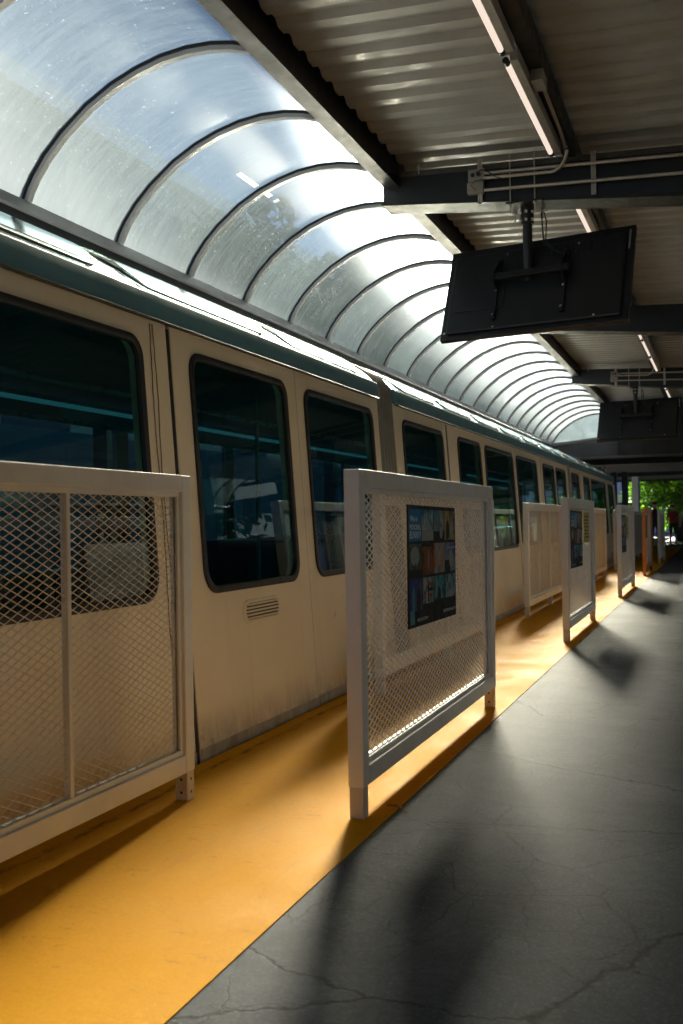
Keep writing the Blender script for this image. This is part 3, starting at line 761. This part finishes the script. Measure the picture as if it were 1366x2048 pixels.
# eave channel
mb = MB(); mb.box(-2.356, -2.340, -8, RY[-1], 3.708, 4.18); eave = mb.build('eave_beam', M['steel'], roof)
MB().box(-2.358, -2.245, -8, RY[-1], 3.696, 3.7076).build('eave_flange', M['flange'], roof)
BY = [7.384 + 5.496*k for k in range(-2, 4)]
def soffit(x): return 3.568 - .095*(min(x,.08)+2.376)
for k, y0 in enumerate(BY):
    mb = MB()
    top = lambda x: 3.82 + SL*(x+2.376)
    web = [(-2.376, soffit(-2.376)+.024), (.08, soffit(.08)+.024), (6.9, soffit(.08)+.024), (6.9, top(6.9)), (-2.376, top(-2.376))]
    mb.prism(web, y0+.016, y0+.232, 'y')
    o = mb.build('cross_beam', M['steel'], roof)
    fl = [(-2.388, soffit(-2.376)), (.08, soffit(.08)), (6.92, soffit(.08)), (6.92, soffit(.08)+.0235), (.08, soffit(.08)+.0235), (-2.388, soffit(-2.376)+.0235)]
    MB().prism(fl, y0, y0+.248, 'y').build('beam_flange', M['flange'], o)
    bl = MB(); x = -2.08
    bl.tube([(x, y0+.0, 3.82),(x, y0-.024, 3.82)], .010, 6); bl.tube([(x, y0-.012, 3.844),(x, y0-.012, 3.772)], .005, 6)
    bl.build('clamp_bolt', M['galv'], o)
# purlin along the roof beside the lamps
MB().box(-.988, -.896, -8, RY[-1], 3.74, 3.876).build('purlin', M['steel'], roof)
MB().box(1.28, 1.40, -8, RY[-1], 3.60, 3.77).build('purlin', M['steel'], roof)
# bird screen over the first beam
mb = MB()
for i in range(300): mb.box(-2.24+i*.008, -2.239+i*.008, 7.388, 7.389, 3.772+dz(-2.24+i*.008), 3.944+dz(-2.24+i*.008))
for i in range(22): mb.quad((-2.24,7.3894,3.772+i*.008),(.15,7.3894,3.772+i*.008-.110),(.15,7.3894,3.773+i*.008-.110),(-2.24,7.3894,3.773+i*.008))
mb.build('bird_screen', M['zinc'], roof)
c = copy_tree(canopy); c.location = (2*2.3, 2*11.6, 0); c.rotation_euler = (0,0,R(180)); c['label'] = 'matching vault canopy over the second track, outside the view to the right'
for k in range(5):
    c = MB().box(2.15, 2.45, -3.6+5.496*k, -3.6+5.496*k+.25, .0, 3.3).build('roof_column', M['steel'])
    tag(c, 'dark steel roof column in the middle of the platform, right of the view', 'column', 'roof columns in the middle of the platform')
w = MB().box(-2.1, 6.8, -8.2, -8, 0, 4.2).build('rear_wall', M['wall']); tag(w, 'dark wall behind the photographer at the platform end', 'wall')

# ------------------------------------------------------------------ lamps
def lx(y): return -1.116 + .0125*y
lamps = [(2.40,3.88),(4.02,5.41),(5.54,7.04),(7.80,9.28),(9.44,10.88),(11.04,12.48),(13.40,14.76),(14.92,16.36),(16.52,18.08),(19.20,20.64),(20.80,22.24),(24.40,25.76)]
names = ['lit tube lamp overhead closest to the camera','lit tube lamp at the top edge of the photo','lit tube lamp ending just before the first cross beam','lit tube lamp just behind the first cross beam',
  'tube lamp hidden above the near hanging screen','tube lamp just before the second cross beam','lit tube lamp just past the second cross beam','middle lit tube lamp between second and third cross beams','lit tube lamp ending above the far junction box',
  'tube lamp just behind the third cross beam','tube lamp above the far hanging screen','last lit tube lamp right of the far hanging screen']
for (a, b), s in zip(lamps, names):
    t = thing('fluorescent_lamp', s, 'lamp', (lx((a+b)/2), (a+b)/2, 3.66), -math.atan(.0125), 'fluorescent lamps in a line along the roof')
    h = (b-a)/2
    MB().tube([(0,-h+.024,0),(0,h-.024,0)], .017, 12).build('tube', M['tube'], t, smooth=True)
    mb = MB().box(.022,.068,-h-.016,h+.016,-.004,.072); mb.box(-.016,.0215,-h,h,.036,.060)
    mb.build('housing', M['zinc'], t, bevel=.003)
    for y in (-h, h): MB().tube([(0,y-.023,0),(0,y+.023,0)], .019, 12).build('end_cap', M['plastic'], t, smooth=True)
    for q in (-.6, .6): MB().tube([(.048,h*q,.072),(.048,h*q,.24)], .005, 6).build('hanger_rod', M['galv'], t)

# ------------------------------------------------------------------ conduits, boxes and hanging screens on cross beams 1 and 3
def wiring(y0, which):
    yb = y0 - .044
    t = thing('junction_box', 'grey metal junction box with an outlet on the %s' % which, 'junction box', (-1.624, yb, 3.636), group='junction boxes on the cross beams')
    MB().box(-.06,.06,-.022,.024,-.002,.09).build('upper_box', M['zinc'], t, bevel=.005)
    MB().box(-.068,.056,-.027,.024,-.09,-.005).build('lower_box', M['zinc'], t, bevel=.006)
    MB().box(-.048,.036,-.030,-.0275,-.076,-.015).build('cover_plate', M['zinc'], t, bevel=.002)
    MB().tube([(-.024,-.0225,.046),(-.024,-.027,.046)], .016, 14).build('outlet', M['plastic'], t)
    MB().tube([(.022,-.022,.046),(.022,-.052,.044)], .016, 12).build('plug', M['plastic'], t)
    MB().tube([(.022,-.052,.044),(.048,-.064,.068),(.096,-.048,.048),(.16,-.04,.0),(.208,-.036,-.016)], .004, 6).build('cable', M['plastic'], t, smooth=True)
    MB().tube([(.08,-.04,0),(0,-.048,-.004),(-.032,-.048,-.04),(.0,-.04,-.072)], .003, 6).build('cable', M['plastic'], t, smooth=True)
    for x, z0, z1, s in ((-1.604,3.48,3.82,'behind the junction box'), (-.776,3.444,3.756,'right of the hanging screen pole')):
        o = MB(); H_ = z1-z0
        o.box(-.017,-.010,-.010,.010,0,H_); o.box(.010,.017,-.010,.010,0,H_); o.box(-.0099,.0099,.005,.0098,0,H_)
        for q in range(7):
            zz = .016+q*(H_-.032)/7; o.box(-.0099,.0099,-.009,-.006,zz,zz+.014)
        o = o.build('strut_channel', M['galv']); o.location = (x, y0-.0115, z0)
        tag(o, 'slotted steel strut %s on the %s' % (s, which), 'strut', 'slotted struts on the cross beams')
    def pipe(pts, s):
        o = MB().tube(pts, .0118, 10).build('conduit', M['galv'], smooth=True); tag(o, s + ' on the ' + which, 'conduit', 'steel conduits on the cross beams'); return o
    pipe([(-1.564,yb-.012,3.688),(-.72,yb-.012,3.652),(.8,yb-.012,3.582),(4.5,yb-.012,3.41)], 'top straight steel conduit running right from the box')
    pipe([(-1.564,yb-.016,3.562),(-.72,yb-.016,3.524),(.8,yb-.016,3.454),(4.5,yb-.016,3.29)], 'lowest straight steel conduit running right from the box')
    a = [(-1.564,yb-.032,3.646),(-1.072,yb-.032,3.625)]
    for k in range(1, 9):
        q = R(90*k/8); a.append((-1.072+.128*math.sin(q), yb-.032-.08*(1-math.cos(q)), 3.625+.136*(1-math.cos(q))))
    a += [(-.932, yb-.28, 3.70), (-.928, yb-.6, 3.715), (-.928, y0-1.36, 3.72)]
    pipe(a, 'conduit bending up from the box to the roof purlin')
    pb = MB().box(-.036,.036,-.08,.08,-.04,.03).build('pull_box', M['zinc'], bevel=.003); pb.location = (-.932, y0-1.44, 3.71)
    tag(pb, 'square pull box at the purlin end of the bent conduit, before the %s' % which, 'junction box', 'pull boxes under the purlin')
def screen(y0, which):
    yc = y0 + .124; xp = -1.28; zs = soffit(xp)
    t = thing('hanging_screen', 'large black screen seen from behind, hung by a pole from the %s' % which, 'screen', (xp, yc, 0), group='black screens hung from the cross beams')
    MB().box(-.13,.13,-.15,.15,zs-.015,zs-.002).build('ceiling_plate', M['plastic'], t)
    pole = MB().tube([(0,0,zs-.016),(0,.016,2.90)], .036, 16).build('pole', M['plastic'], t, smooth=True)
    MB().tube([(0,0,zs-.016),(0,0,zs-.136)], .050, 16).build('collar', M['plastic'], pole, smooth=True)
    for x, y in ((-.10,-.132),(.08,-.132)): MB().tube([(x,y,zs-.088),(x,y,zs-.03),(x,y,3.82)], .0052, 6).tube([(x,y,zs-.03),(x,y,zs-.003)], .0145, 6).build('threaded_rod', M['galv'], t)
    for x, y in ((-.105,.08),(.105,.08)): MB().tube([(x,y,zs-.096),(x,y,zs)], .0052, 6).tube([(x,y,zs-.034),(x,y,zs-.0155)], .0145, 6).build('hanger_bolt', M['galv'], t)
    for z in (zs-.056, zs-.116):
        for a in (-60, 0, 60): MB().obox((.051*math.sin(R(a)), -.051*math.cos(R(a)), z), (1,0,0), (0,1,0), (0,0,1), .009,.009,.009).build('collar_bolt', M['galv'], pole)
    # the panel: yawed, top leaning away
    w, h = .722, .398
    rot = Matrix.Translation((.045, .016, 2.872)) @ Matrix.Rotation(R(-9.5), 4, 'Z') @ Matrix.Rotation(R(-21), 4, 'X')
    def put(mb, name, mat, par, **k):
        mb.v = [tuple(rot @ Vector(q)) for q in mb.v]; return mb.build(name, mat, par, **k)
    body = put(MB().box(-w,w,.004,.048,-h,h), 'display_body', M['plastic'], t, bevel=.005)
    put(MB().box(-w+.008,w-.008,.0485,.051,-h+.01,h-.01), 'display_glass', M['posterblack'], body)
    put(MB().prism([(-w+.05,-h+.04),(w-.05,-h+.04),(w-.05,h-.07),(-w+.05,h-.07)], -.024, .0036), 'rear_cover', M['plastic'], body, bevel=.01)
    put(MB().box(-w+.11,-w+.50,-.029,-.0243,-.18,.19), 'service_hatch', M['plastic'], body, bevel=.002)
    for q in range(8): put(MB().box(.08+q*.045,.11+q*.045,-.0262,-.0243,.21,.30), 'vent_slot', M['hole'], body)
    put(MB().box(w-.04,w-.028,-.005,.0036,h-.20,h-.04), 'label_strip', M['zinc'], body)
    for x in (-.288, .24):
        put(MB().box(x-.016, x+.016, -.05, -.0295, -.288, .24), 'bracket', M['plastic'], t)
        put(MB().prism([(-.0505,.24),(-.0505,-.04),(-.096,-.016),(-.128,.0),(-.128,.096)], x-.005, x+.005, 'x'), 'bracket_arm', M['plastic'], t)
    put(MB().box(-.32,.29,-.12,-.092,.016,.068), 'cross_bar', M['plastic'], t, bevel=.003)
    for x, z, y in ((-.288,-.25,-.053),(-.288,-.04,-.053),(.24,-.25,-.053),(.24,-.07,-.053),(-w+.03,-h+.06,.001),(w-.24,-h+.055,-.0265),(-w+.44,-h+.055,-.0265),(-.24,.29,-.0265),(.32,.29,-.0265)):
        put(MB().obox((x, y, z), (1,0,0), (0,1,0), (0,0,1), .008,.0035,.008), 'screw', M['chrome'], t)
    MB().tube([(.10,.04,zs-.05),(.104,.04,3.34),(.12,0,3.18),(.176,-.016,3.116),(.264,-.048,3.06),(.29,-.064,2.98)], .006, 6).build('cable', M['plastic'], t, smooth=True)
    MB().tube([(.12,.048,zs-.05),(.136,.04,3.34),(.136,.0,3.196),(.2,-.016,3.1)], .005, 6).build('cable', M['plastic'], t, smooth=True)
for y0, wh in ((BY[2], 'first cross beam'), (BY[4], 'third cross beam')):
    wiring(y0, wh); screen(y0, wh)

# ------------------------------------------------------------------ twig on the floor
tw = MB().tube([(-1.20,3.66,.010),(-1.16,3.655,.013),(-1.10,3.60,.008)], [.003,.0045,.002], 6).build('dry_twig', M['twig'])
tag(tw, 'small brown twig lying where yellow paint meets grey floor', 'twig')

# ------------------------------------------------------------------ far end: lower canopy, columns, people, trees
lc = thing('entrance_canopy', 'low dark canopy over the far end of the platform', 'canopy')
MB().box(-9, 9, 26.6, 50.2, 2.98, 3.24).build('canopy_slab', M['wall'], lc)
MB().box(-9, 9, 26.40, 26.598, 2.72, 3.05).build('canopy_fascia', M['steel'], lc)
MB().box(-2.30, 6.9, 26.33, 26.39, 2.74, 4.17).build('end_panel', M['wall'], roof)  # added to close the gap that let sun onto the platform floor
MB().box(-9, 9, 32.0, 32.2, 2.8, 2.978).build('canopy_beam', M['steel'], lc)
MB().box(-9, 9, 42.0, 42.25, 2.82, 2.978).build('canopy_beam', M['steel'], lc)
MB().box(-9, 9, 50.2, 50.5, 2.9, 3.6).build('canopy_fascia', M['steel'], lc)
gc = 'dark columns under the low canopy'
for x, y, wd, s in ((-3.62,34.8,.13,'dark column under the low canopy, directly above the train nose'),(-3.52,39.0,.20,'slim dark column just right of the train nose'),(-3.13,39.0,.22,'broad dark column left of the white pillar')):
    o = MB().box(-wd/2,wd/2,-.1,.1,-.9,2.87).build('canopy_column', M['steel']); o.location = (x,y,0); tag(o, s, 'column', gc)
for i, (x, s) in enumerate(((-4.3,'left of the column above the train'),(-3.95,'touching the column above the train'),(-3.4,'right of the column above the train'))):
    t = thing('spotlight', 'small pale spotlight under the low canopy, ' + s, 'spotlight', (x, 34.3, 2.72), group='spotlights under the low canopy')
    MB().tube([(0,-.06,0),(0,.06,.02)], [.045,.06], 10).build('lamp_head', M['white'], t, smooth=True)
    MB().tube([(0,0,.03),(0,0,.3)], .012, 6).build('stem', M['steel'], t)
wp = thing('white_pillar', 'white pillar with a blue edge and blue lintel beyond the platform', 'pillar', (-3.05, 43.5, 0))
MB().box(-.16,.10,-.12,.12,-.9,2.95).build('shaft', M['white'], wp); MB().box(.1005,.16,-.12,.12,-.9,2.95).build('edge_strip', M['blue'], wp)
MB().box(-.2,1.6,-.14,.14,2.951,3.35).build('lintel', M['blue'], wp)
bd = thing('pavilion', 'dark blue pavilion with a pale roof beyond the white pillar', 'building', (0,0,0))
MB().box(-9.5,-3.6,57,60,-.9,2.0).build('wall', M['navy'], bd); MB().prism([(-9.8,2.0),(-3.4,2.0),(-3.4,2.2),(-6.4,2.7),(-9.8,2.8)],56.6,60.4).build('roof', M['white'], bd)
MB().box(-5.6,-4.9,56.96,57,.0,1.8).build('door', M['blue'], bd)
bh = thing('hall_building', 'large blue grey hall in the far background behind the tree', 'building', (0,0,0))
MB().box(-30,40,84,92,-.9,11).build('wall', paint('blue_grey_render', (.20,.27,.40), .6, .15, .3), bh)
for k in range(16): MB().box(-28+k*4.2,-25.6+k*4.2,83.93,83.999,3.2,6.2).build('window', M['navy'], bh)
MB().box(-30.5,40.5,83.5,92.5,11,11.6).build('roof', M['white'], bh)
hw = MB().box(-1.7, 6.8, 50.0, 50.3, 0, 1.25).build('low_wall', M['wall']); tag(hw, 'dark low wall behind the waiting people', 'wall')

def tree(label, loc, H, Rr, clumps, leaves, size, mat, zc=.62, sq=.8, group=None, seed=1, name='broadleaf_tree'):
    rnd = random.Random(seed)
    t = thing(name, label, 'tree', loc, group=group)
    tr = MB(); hgt = H*.8
    tr.tube([(0,0,0),(rnd.uniform(-.1,.1),.05,hgt*.35),(rnd.uniform(-.2,.2),rnd.uniform(-.2,.2),hgt*.7),(0,0,hgt)], [H*.026,H*.021,H*.013,H*.004], 9)
    cs = []
    for i in range(clumps):
        a = rnd.uniform(0, 2*math.pi); u = rnd.uniform(-1, 1); rr = Rr*rnd.uniform(.35, 1.0)
        q = math.sqrt(1-u*u)
        c = Vector((rr*q*math.cos(a), rr*q*math.sin(a), H*zc + rr*u*sq*H*.5/Rr*.85)); cs.append((c, Rr*rnd.uniform(.16,.36)))
        if i % 2 == 0:
            s0 = Vector((0,0,min(hgt*.9, max(hgt*.3, c.z-abs(rr)*.5)))); mid = s0.lerp(c, .5) + Vector((0,0,.12*rr)); tr.tube([s0, mid, c], [H*.009,H*.006,H*.002], 6)
    tr.build('trunk', M['bark'], t, smooth=True)
    lf = MB()
    for c, r in cs:
        for _ in range(leaves):
            d = Vector((rnd.gauss(0,1), rnd.gauss(0,1), rnd.gauss(0,.75)))
            d = d.normalized()*r*(rnd.random()**.45)
            p = c + d; n = Vector((rnd.gauss(0,1), rnd.gauss(0,1), rnd.gauss(.6,1))).normalized(); u = n.orthogonal().normalized(); u = Matrix.Rotation(rnd.uniform(0,6.28), 3, n) @ u; v = n.cross(u)
            s_ = size*rnd.uniform(.55,1.25)
            lf.quad(p-u*s_, p+v*s_*.45+n*s_*.1, p+u*s_, p-v*s_*.45+n*s_*.1)
    lf.build('crown', mat, t)
    return t
tree('bright green leafy tree beyond the far end of the platform', (-.9,53.5,-.2), 6.8, 3.5, 170, 110, .13, M['leaf'], .50, .95, seed=5)
tree('green tree farther right behind the bright one', (4.4,57,-.3), 8.0, 4.0, 90, 90, .18, M['leaf'], .5, .95, seed=9)
gT = 'trees outside the vault canopy on the left'
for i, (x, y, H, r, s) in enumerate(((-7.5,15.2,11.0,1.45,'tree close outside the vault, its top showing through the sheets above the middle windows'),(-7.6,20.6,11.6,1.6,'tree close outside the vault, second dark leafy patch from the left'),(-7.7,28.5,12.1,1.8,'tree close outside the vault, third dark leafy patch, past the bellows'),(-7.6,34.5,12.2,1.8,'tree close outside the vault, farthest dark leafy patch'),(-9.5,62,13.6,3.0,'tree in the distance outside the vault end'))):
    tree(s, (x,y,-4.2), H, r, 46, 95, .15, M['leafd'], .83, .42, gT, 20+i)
nb = thing('office_building', 'pale beige building outside, blurred behind the vault sheets', 'building', (-24, 20, -4.2))
MB().box(-6,6,-45,52,0,17.5).build('wall', M['beige'], nb); MB().box(-6.3,6.3,-45.3,52.3,17.5,18.1).build('roof', M['white'], nb)
for r_ in range(4):
    for k in range(12): MB().box(6.001,6.06,-40+k*7,-37+k*7,2.0+r_*4.0,4.4+r_*4.0).build('window', M['navy'], nb)
tr0 = tree('dark leafy tree added outside the open right side to cut the fill light', (13.5,-6,-4.2), 14, 4.2, 60, 70, .30, M['leafd'], .55, .95, 'trees added outside the right side of the station', 60)  # unseen trees, added to hold back light from the right
for k in range(1, 4):
    c = copy_tree(tr0); c.location = (13.5 + (k % 2)*1.5, -6+12.5*k, -4.2); c.rotation_euler = (0,0,k*1.1)
rp = MB().box(9.2,9.4,-8,33,-4.2,2.2).build('added_parapet', M['beige']); tag(rp, 'beige parapet added beyond the second track on the right for fill light', 'wall')  # unseen wall, added to screen the right side and bounce fill light
rb = thing('added_building', 'pale building added for its light beyond the second track, outside the view to the right', 'building', (20, 15, -4.2))  # unseen block, added to shape light and reflections from the right
MB().box(-2,6,-40,40,0,12).build('wall', M['pale'], rb); MB().box(-2.3,6.3,-40.3,40.3,12,12.5).build('roof', M['white'], rb)
for k in range(10): MB().box(-2.06,-2.001,-38+k*7.6,-35+k*7.6,5,7.5).build('window', M['navy'], rb)
fw = MB().box(-6.6,-6.4,-8,33,-4.2,2.12).build('added_parapet', M['haze_blue']); tag(fw, 'blue grey parapet added beyond the far side of the train to hide the sky', 'wall')  # added to block bright sky behind the cabin windows

# people -------------------------------------------------------------
def person(label, loc, rz, H, shirt, pants, hair, arms, bag=None):
    t = thing('person', label, 'person', loc, rz)
    k = H/1.72
    J = {'pel':(0,0,.93),'wai':(0,0,1.06),'che':(0,.01,1.28),'nek':(0,0,1.46),'hd0':(0,-.01,1.54),'hd1':(0,-.02,1.64),'hd2':(0,-.01,1.70),
         'shl':(-.18,0,1.41),'shr':(.18,0,1.41),'hil':(-.09,0,.88),'hir':(.09,0,.88),'knl':(-.10,-.02,.48),'knr':(.11,-.01,.48),'anl':(-.11,.03,.09),'anr':(.13,.03,.09),'tol':(-.13,-.14,.035),'tor':(.16,-.14,.035)}
    J.update(arms)
    rad = {'pel':.135,'wai':.125,'che':.145,'nek':.055,'hd0':.075,'hd1':.095,'hd2':.075,'shl':.062,'shr':.062,'hil':.09,'hir':.09,'knl':.06,'knr':.06,'anl':.04,'anr':.04,'tol':.036,'tor':.036,'ell':.042,'elr':.042,'wrl':.028,'wrr':.028,'hnl':.038,'hnr':.038}
    E_ = [('pel','wai'),('wai','che'),('che','nek'),('nek','hd0'),('hd0','hd1'),('hd1','hd2'),('che','shl'),('che','shr'),('shl','ell'),('ell','wrl'),('wrl','hnl'),('shr','elr'),('elr','wrr'),('wrr','hnr'),('pel','hil'),('pel','hir'),('hil','knl'),('hir','knr'),('knl','anl'),('knr','anr'),('anl','tol'),('anr','tor')]
    # five fingers per hand
    for sd in 'lr':
        h_ = Vector(J['hn'+sd]); w_ = Vector(J['wr'+sd]); d = (h_-w_).normalized(); side = d.cross(Vector((0,1,0))).normalized()
        for f in range(5):
            nm = 'f%d%s' % (f, sd); off = side*(-.03+.02*f) if f < 4 else side*.05 - d*.03
            J[nm] = tuple(h_ + d*(.07 if f < 4 else .03) + off); rad[nm] = .009; E_.append(('hn'+sd, nm))
    ks = list(J); me = bpy.data.meshes.new('body'); me.from_pydata([tuple(Vector(J[q])*k) for q in ks], [(ks.index(a), ks.index(b)) for a, b in E_], [])
    ob = bpy.data.objects.new('body', me); col.objects.link(ob)
    sk = ob.modifiers.new('skin', 'SKIN')
    for i, q in enumerate(ks):
        sv = me.skin_vertices[0].data[i]; r_ = rad[q]*k; sv.radius = (r_*(1.25 if q in ('pel','wai','che') else 1), r_*(.85 if q in ('pel','wai','che') else 1)); sv.use_root = (q == 'pel')
    ob.modifiers.new('sub', 'SUBSURF').levels = 2; ob.modifiers['sub'].render_levels = 2
    dg = bpy.context.evaluated_depsgraph_get(); m2 = bpy.data.meshes.new_from_object(ob.evaluated_get(dg)); bpy.data.objects.remove(ob)
    ob = bpy.data.objects.new('body', m2); col.objects.link(ob); ob.parent = t
    m2.materials.clear()
    for mm in (M['skin'], shirt, pants, M['rubber'], hair): m2.materials.append(mm)
    for p in m2.polygons:
        c = p.center/k; p.use_smooth = True
        ax = abs(c.x)
        if c.z > 1.475: p.material_index = 0
        elif c.z > .96 and not (ax > .2 and c.z < 1.25) : p.material_index = 1
        elif ax > .2 and c.z > .7: p.material_index = 0
        elif c.z > .09: p.material_index = 2 if c.z > (.5 if pants.name.startswith('shorts') else 0) else 0
        else: p.material_index = 3
    # hair cap, nose, eyes
    mb = MB(); rows = []
    for i in range(7):
        a = R(90*i/6); rows.append([(.104*k*math.sin(a)*math.cos(q), (-.012+.012*math.sin(a))*k+.108*k*math.sin(a)*math.sin(q)*(1 if math.sin(q) > 0 else .9), (1.645 + .098*math.cos(a) - (.07*max(0, math.sin(q))*math.sin(a)))*k) for q in [2*math.pi*j/16 for j in range(17)]])
    mb.grid(rows).build('hair', hair, t, smooth='all')
    MB().obox((0,-.118*k,1.60*k),(1,0,0),(0,1,0),(0,0,1),.012,.018,.02).build('nose', M['skin'], t, bevel=.006)
    MB().obox((-.033*k,-.106*k,1.632*k),(1,0,0),(0,1,0),(0,0,1),.012,.006,.006).obox((.033*k,-.106*k,1.632*k),(1,0,0),(0,1,0),(0,0,1),.012,.006,.006).build('eyes', M['hole'], t)
    return t
cl = lambda n, c: paint(n, c, .8, .15, 8)
A1 = {'ell':(-.24,.02,1.14),'wrl':(-.16,-.16,1.02),'hnl':(-.09,-.20,1.05),'elr':(.25,.03,1.13),'wrr':(.24,-.10,.93),'hnr':(.23,-.13,.87)}
A2 = {'ell':(-.25,.03,1.14),'wrl':(-.25,-.04,.90),'hnl':(-.25,-.06,.84),'elr':(.24,0,1.14),'wrr':(.14,-.18,1.08),'hnr':(.08,-.21,1.12)}
A3 = {'ell':(-.25,.03,1.14),'wrl':(-.26,-.02,.90),'hnl':(-.26,-.04,.83),'elr':(.25,.03,1.14),'wrr':(.26,-.02,.90),'hnr':(.26,-.04,.83)}
person('standing person in a dark red shirt and dark shorts near the far end', (-1.55,42.2,0), R(15), 1.62, cl('red_cloth',(.28,.035,.03)), cl('shorts_black',(.012,.012,.014)), cl('dark_hair',(.02,.014,.01)), A1)
person('standing person in a pale green shirt at the right edge of the photo', (-1.02,41.9,0), R(-20), 1.66, cl('green_cloth',(.30,.45,.26)), cl('shorts_grey',(.02,.022,.03)), cl('brown_hair',(.05,.03,.02)), A2)
person('standing person in dark clothes behind the orange barrier', (-2.1,39.5,0), R(10), 1.72, cl('black_cloth',(.015,.015,.018)), cl('trousers_dark',(.02,.02,.028)), cl('black_hair',(.012,.01,.01)), A3)

# ------------------------------------------------------------------ light
ELEV, AZ = 26.0, -10.5          # azimuth measured from +Y, negative towards -X
world = bpy.data.worlds.new('World'); scene.world = world; world.use_nodes = True
nt = world.node_tree; nt.nodes.clear()
sky = nt.nodes.new('ShaderNodeTexSky'); sky.sky_type = 'NISHITA'; sky.sun_disc = False
sky.sun_elevation = R(ELEV); sky.sun_rotation = R(AZ); sky.air_density = .5; sky.dust_density = 1.0; sky.ozone_density = 0.4; sky.altitude = 14000
bg = nt.nodes.new('ShaderNodeBackground'); bg.inputs[1].default_value = .05
out = nt.nodes.new('ShaderNodeOutputWorld'); nt.links.new(sky.outputs[0], bg.inputs[0]); nt.links.new(bg.outputs[0], out.inputs[0])
sd = bpy.data.lights.new('sun', 'SUN'); sd.energy = 4.2; sd.angle = R(12); sd.color = (1, .93, .83)
so = bpy.data.objects.new('sun', sd); col.objects.link(so)
dirv = Vector((math.sin(R(AZ))*math.cos(R(ELEV)), math.cos(R(AZ))*math.cos(R(ELEV)), math.sin(R(ELEV))))
so.rotation_euler = (-dirv).to_track_quat('-Z', 'Y').to_euler(); so.location = dirv*60

# ------------------------------------------------------------------ camera
f_px = 1992.0; th = math.atan((1428-683)/f_px)
cd = bpy.data.cameras.new('camera'); cam = bpy.data.objects.new('camera', cd); col.objects.link(cam); scene.camera = cam
cd.sensor_fit = 'VERTICAL'; cd.sensor_height = 36.0; cd.lens = f_px/2048*36.0
cd.shift_y = (1047-1024)/2048
cd.clip_start = .05; cd.clip_end = 2000
cam.location = (0, 0, 1.1)
cam.rotation_euler = (Matrix.Rotation(th, 3, 'Z') @ Matrix.Rotation(R(90), 3, 'X') @ Matrix.Rotation(-.016, 3, 'Z')).to_euler()
cd.dof.use_dof = True; cd.dof.focus_distance = 5.2; cd.dof.aperture_fstop = 4.5

# ------------------------------------------------------------------ render settings
scene.render.engine = 'CYCLES'
c = scene.cycles
c.max_bounces = 10; c.diffuse_bounces = 5; c.glossy_bounces = 5; c.transmission_bounces = 6; c.transparent_max_bounces = 24
c.caustics_reflective = False; c.caustics_refractive = True
c.sample_clamp_indirect = 6; c.use_denoising = True
try: c.denoiser = 'OPENIMAGEDENOISE'; c.denoising_input_passes = 'RGB_ALBEDO_NORMAL'
except Exception: pass
scene.view_settings.view_transform = 'Standard'; scene.view_settings.look = 'None'
scene.view_settings.exposure = 3.95; scene.view_settings.gamma = 1.0
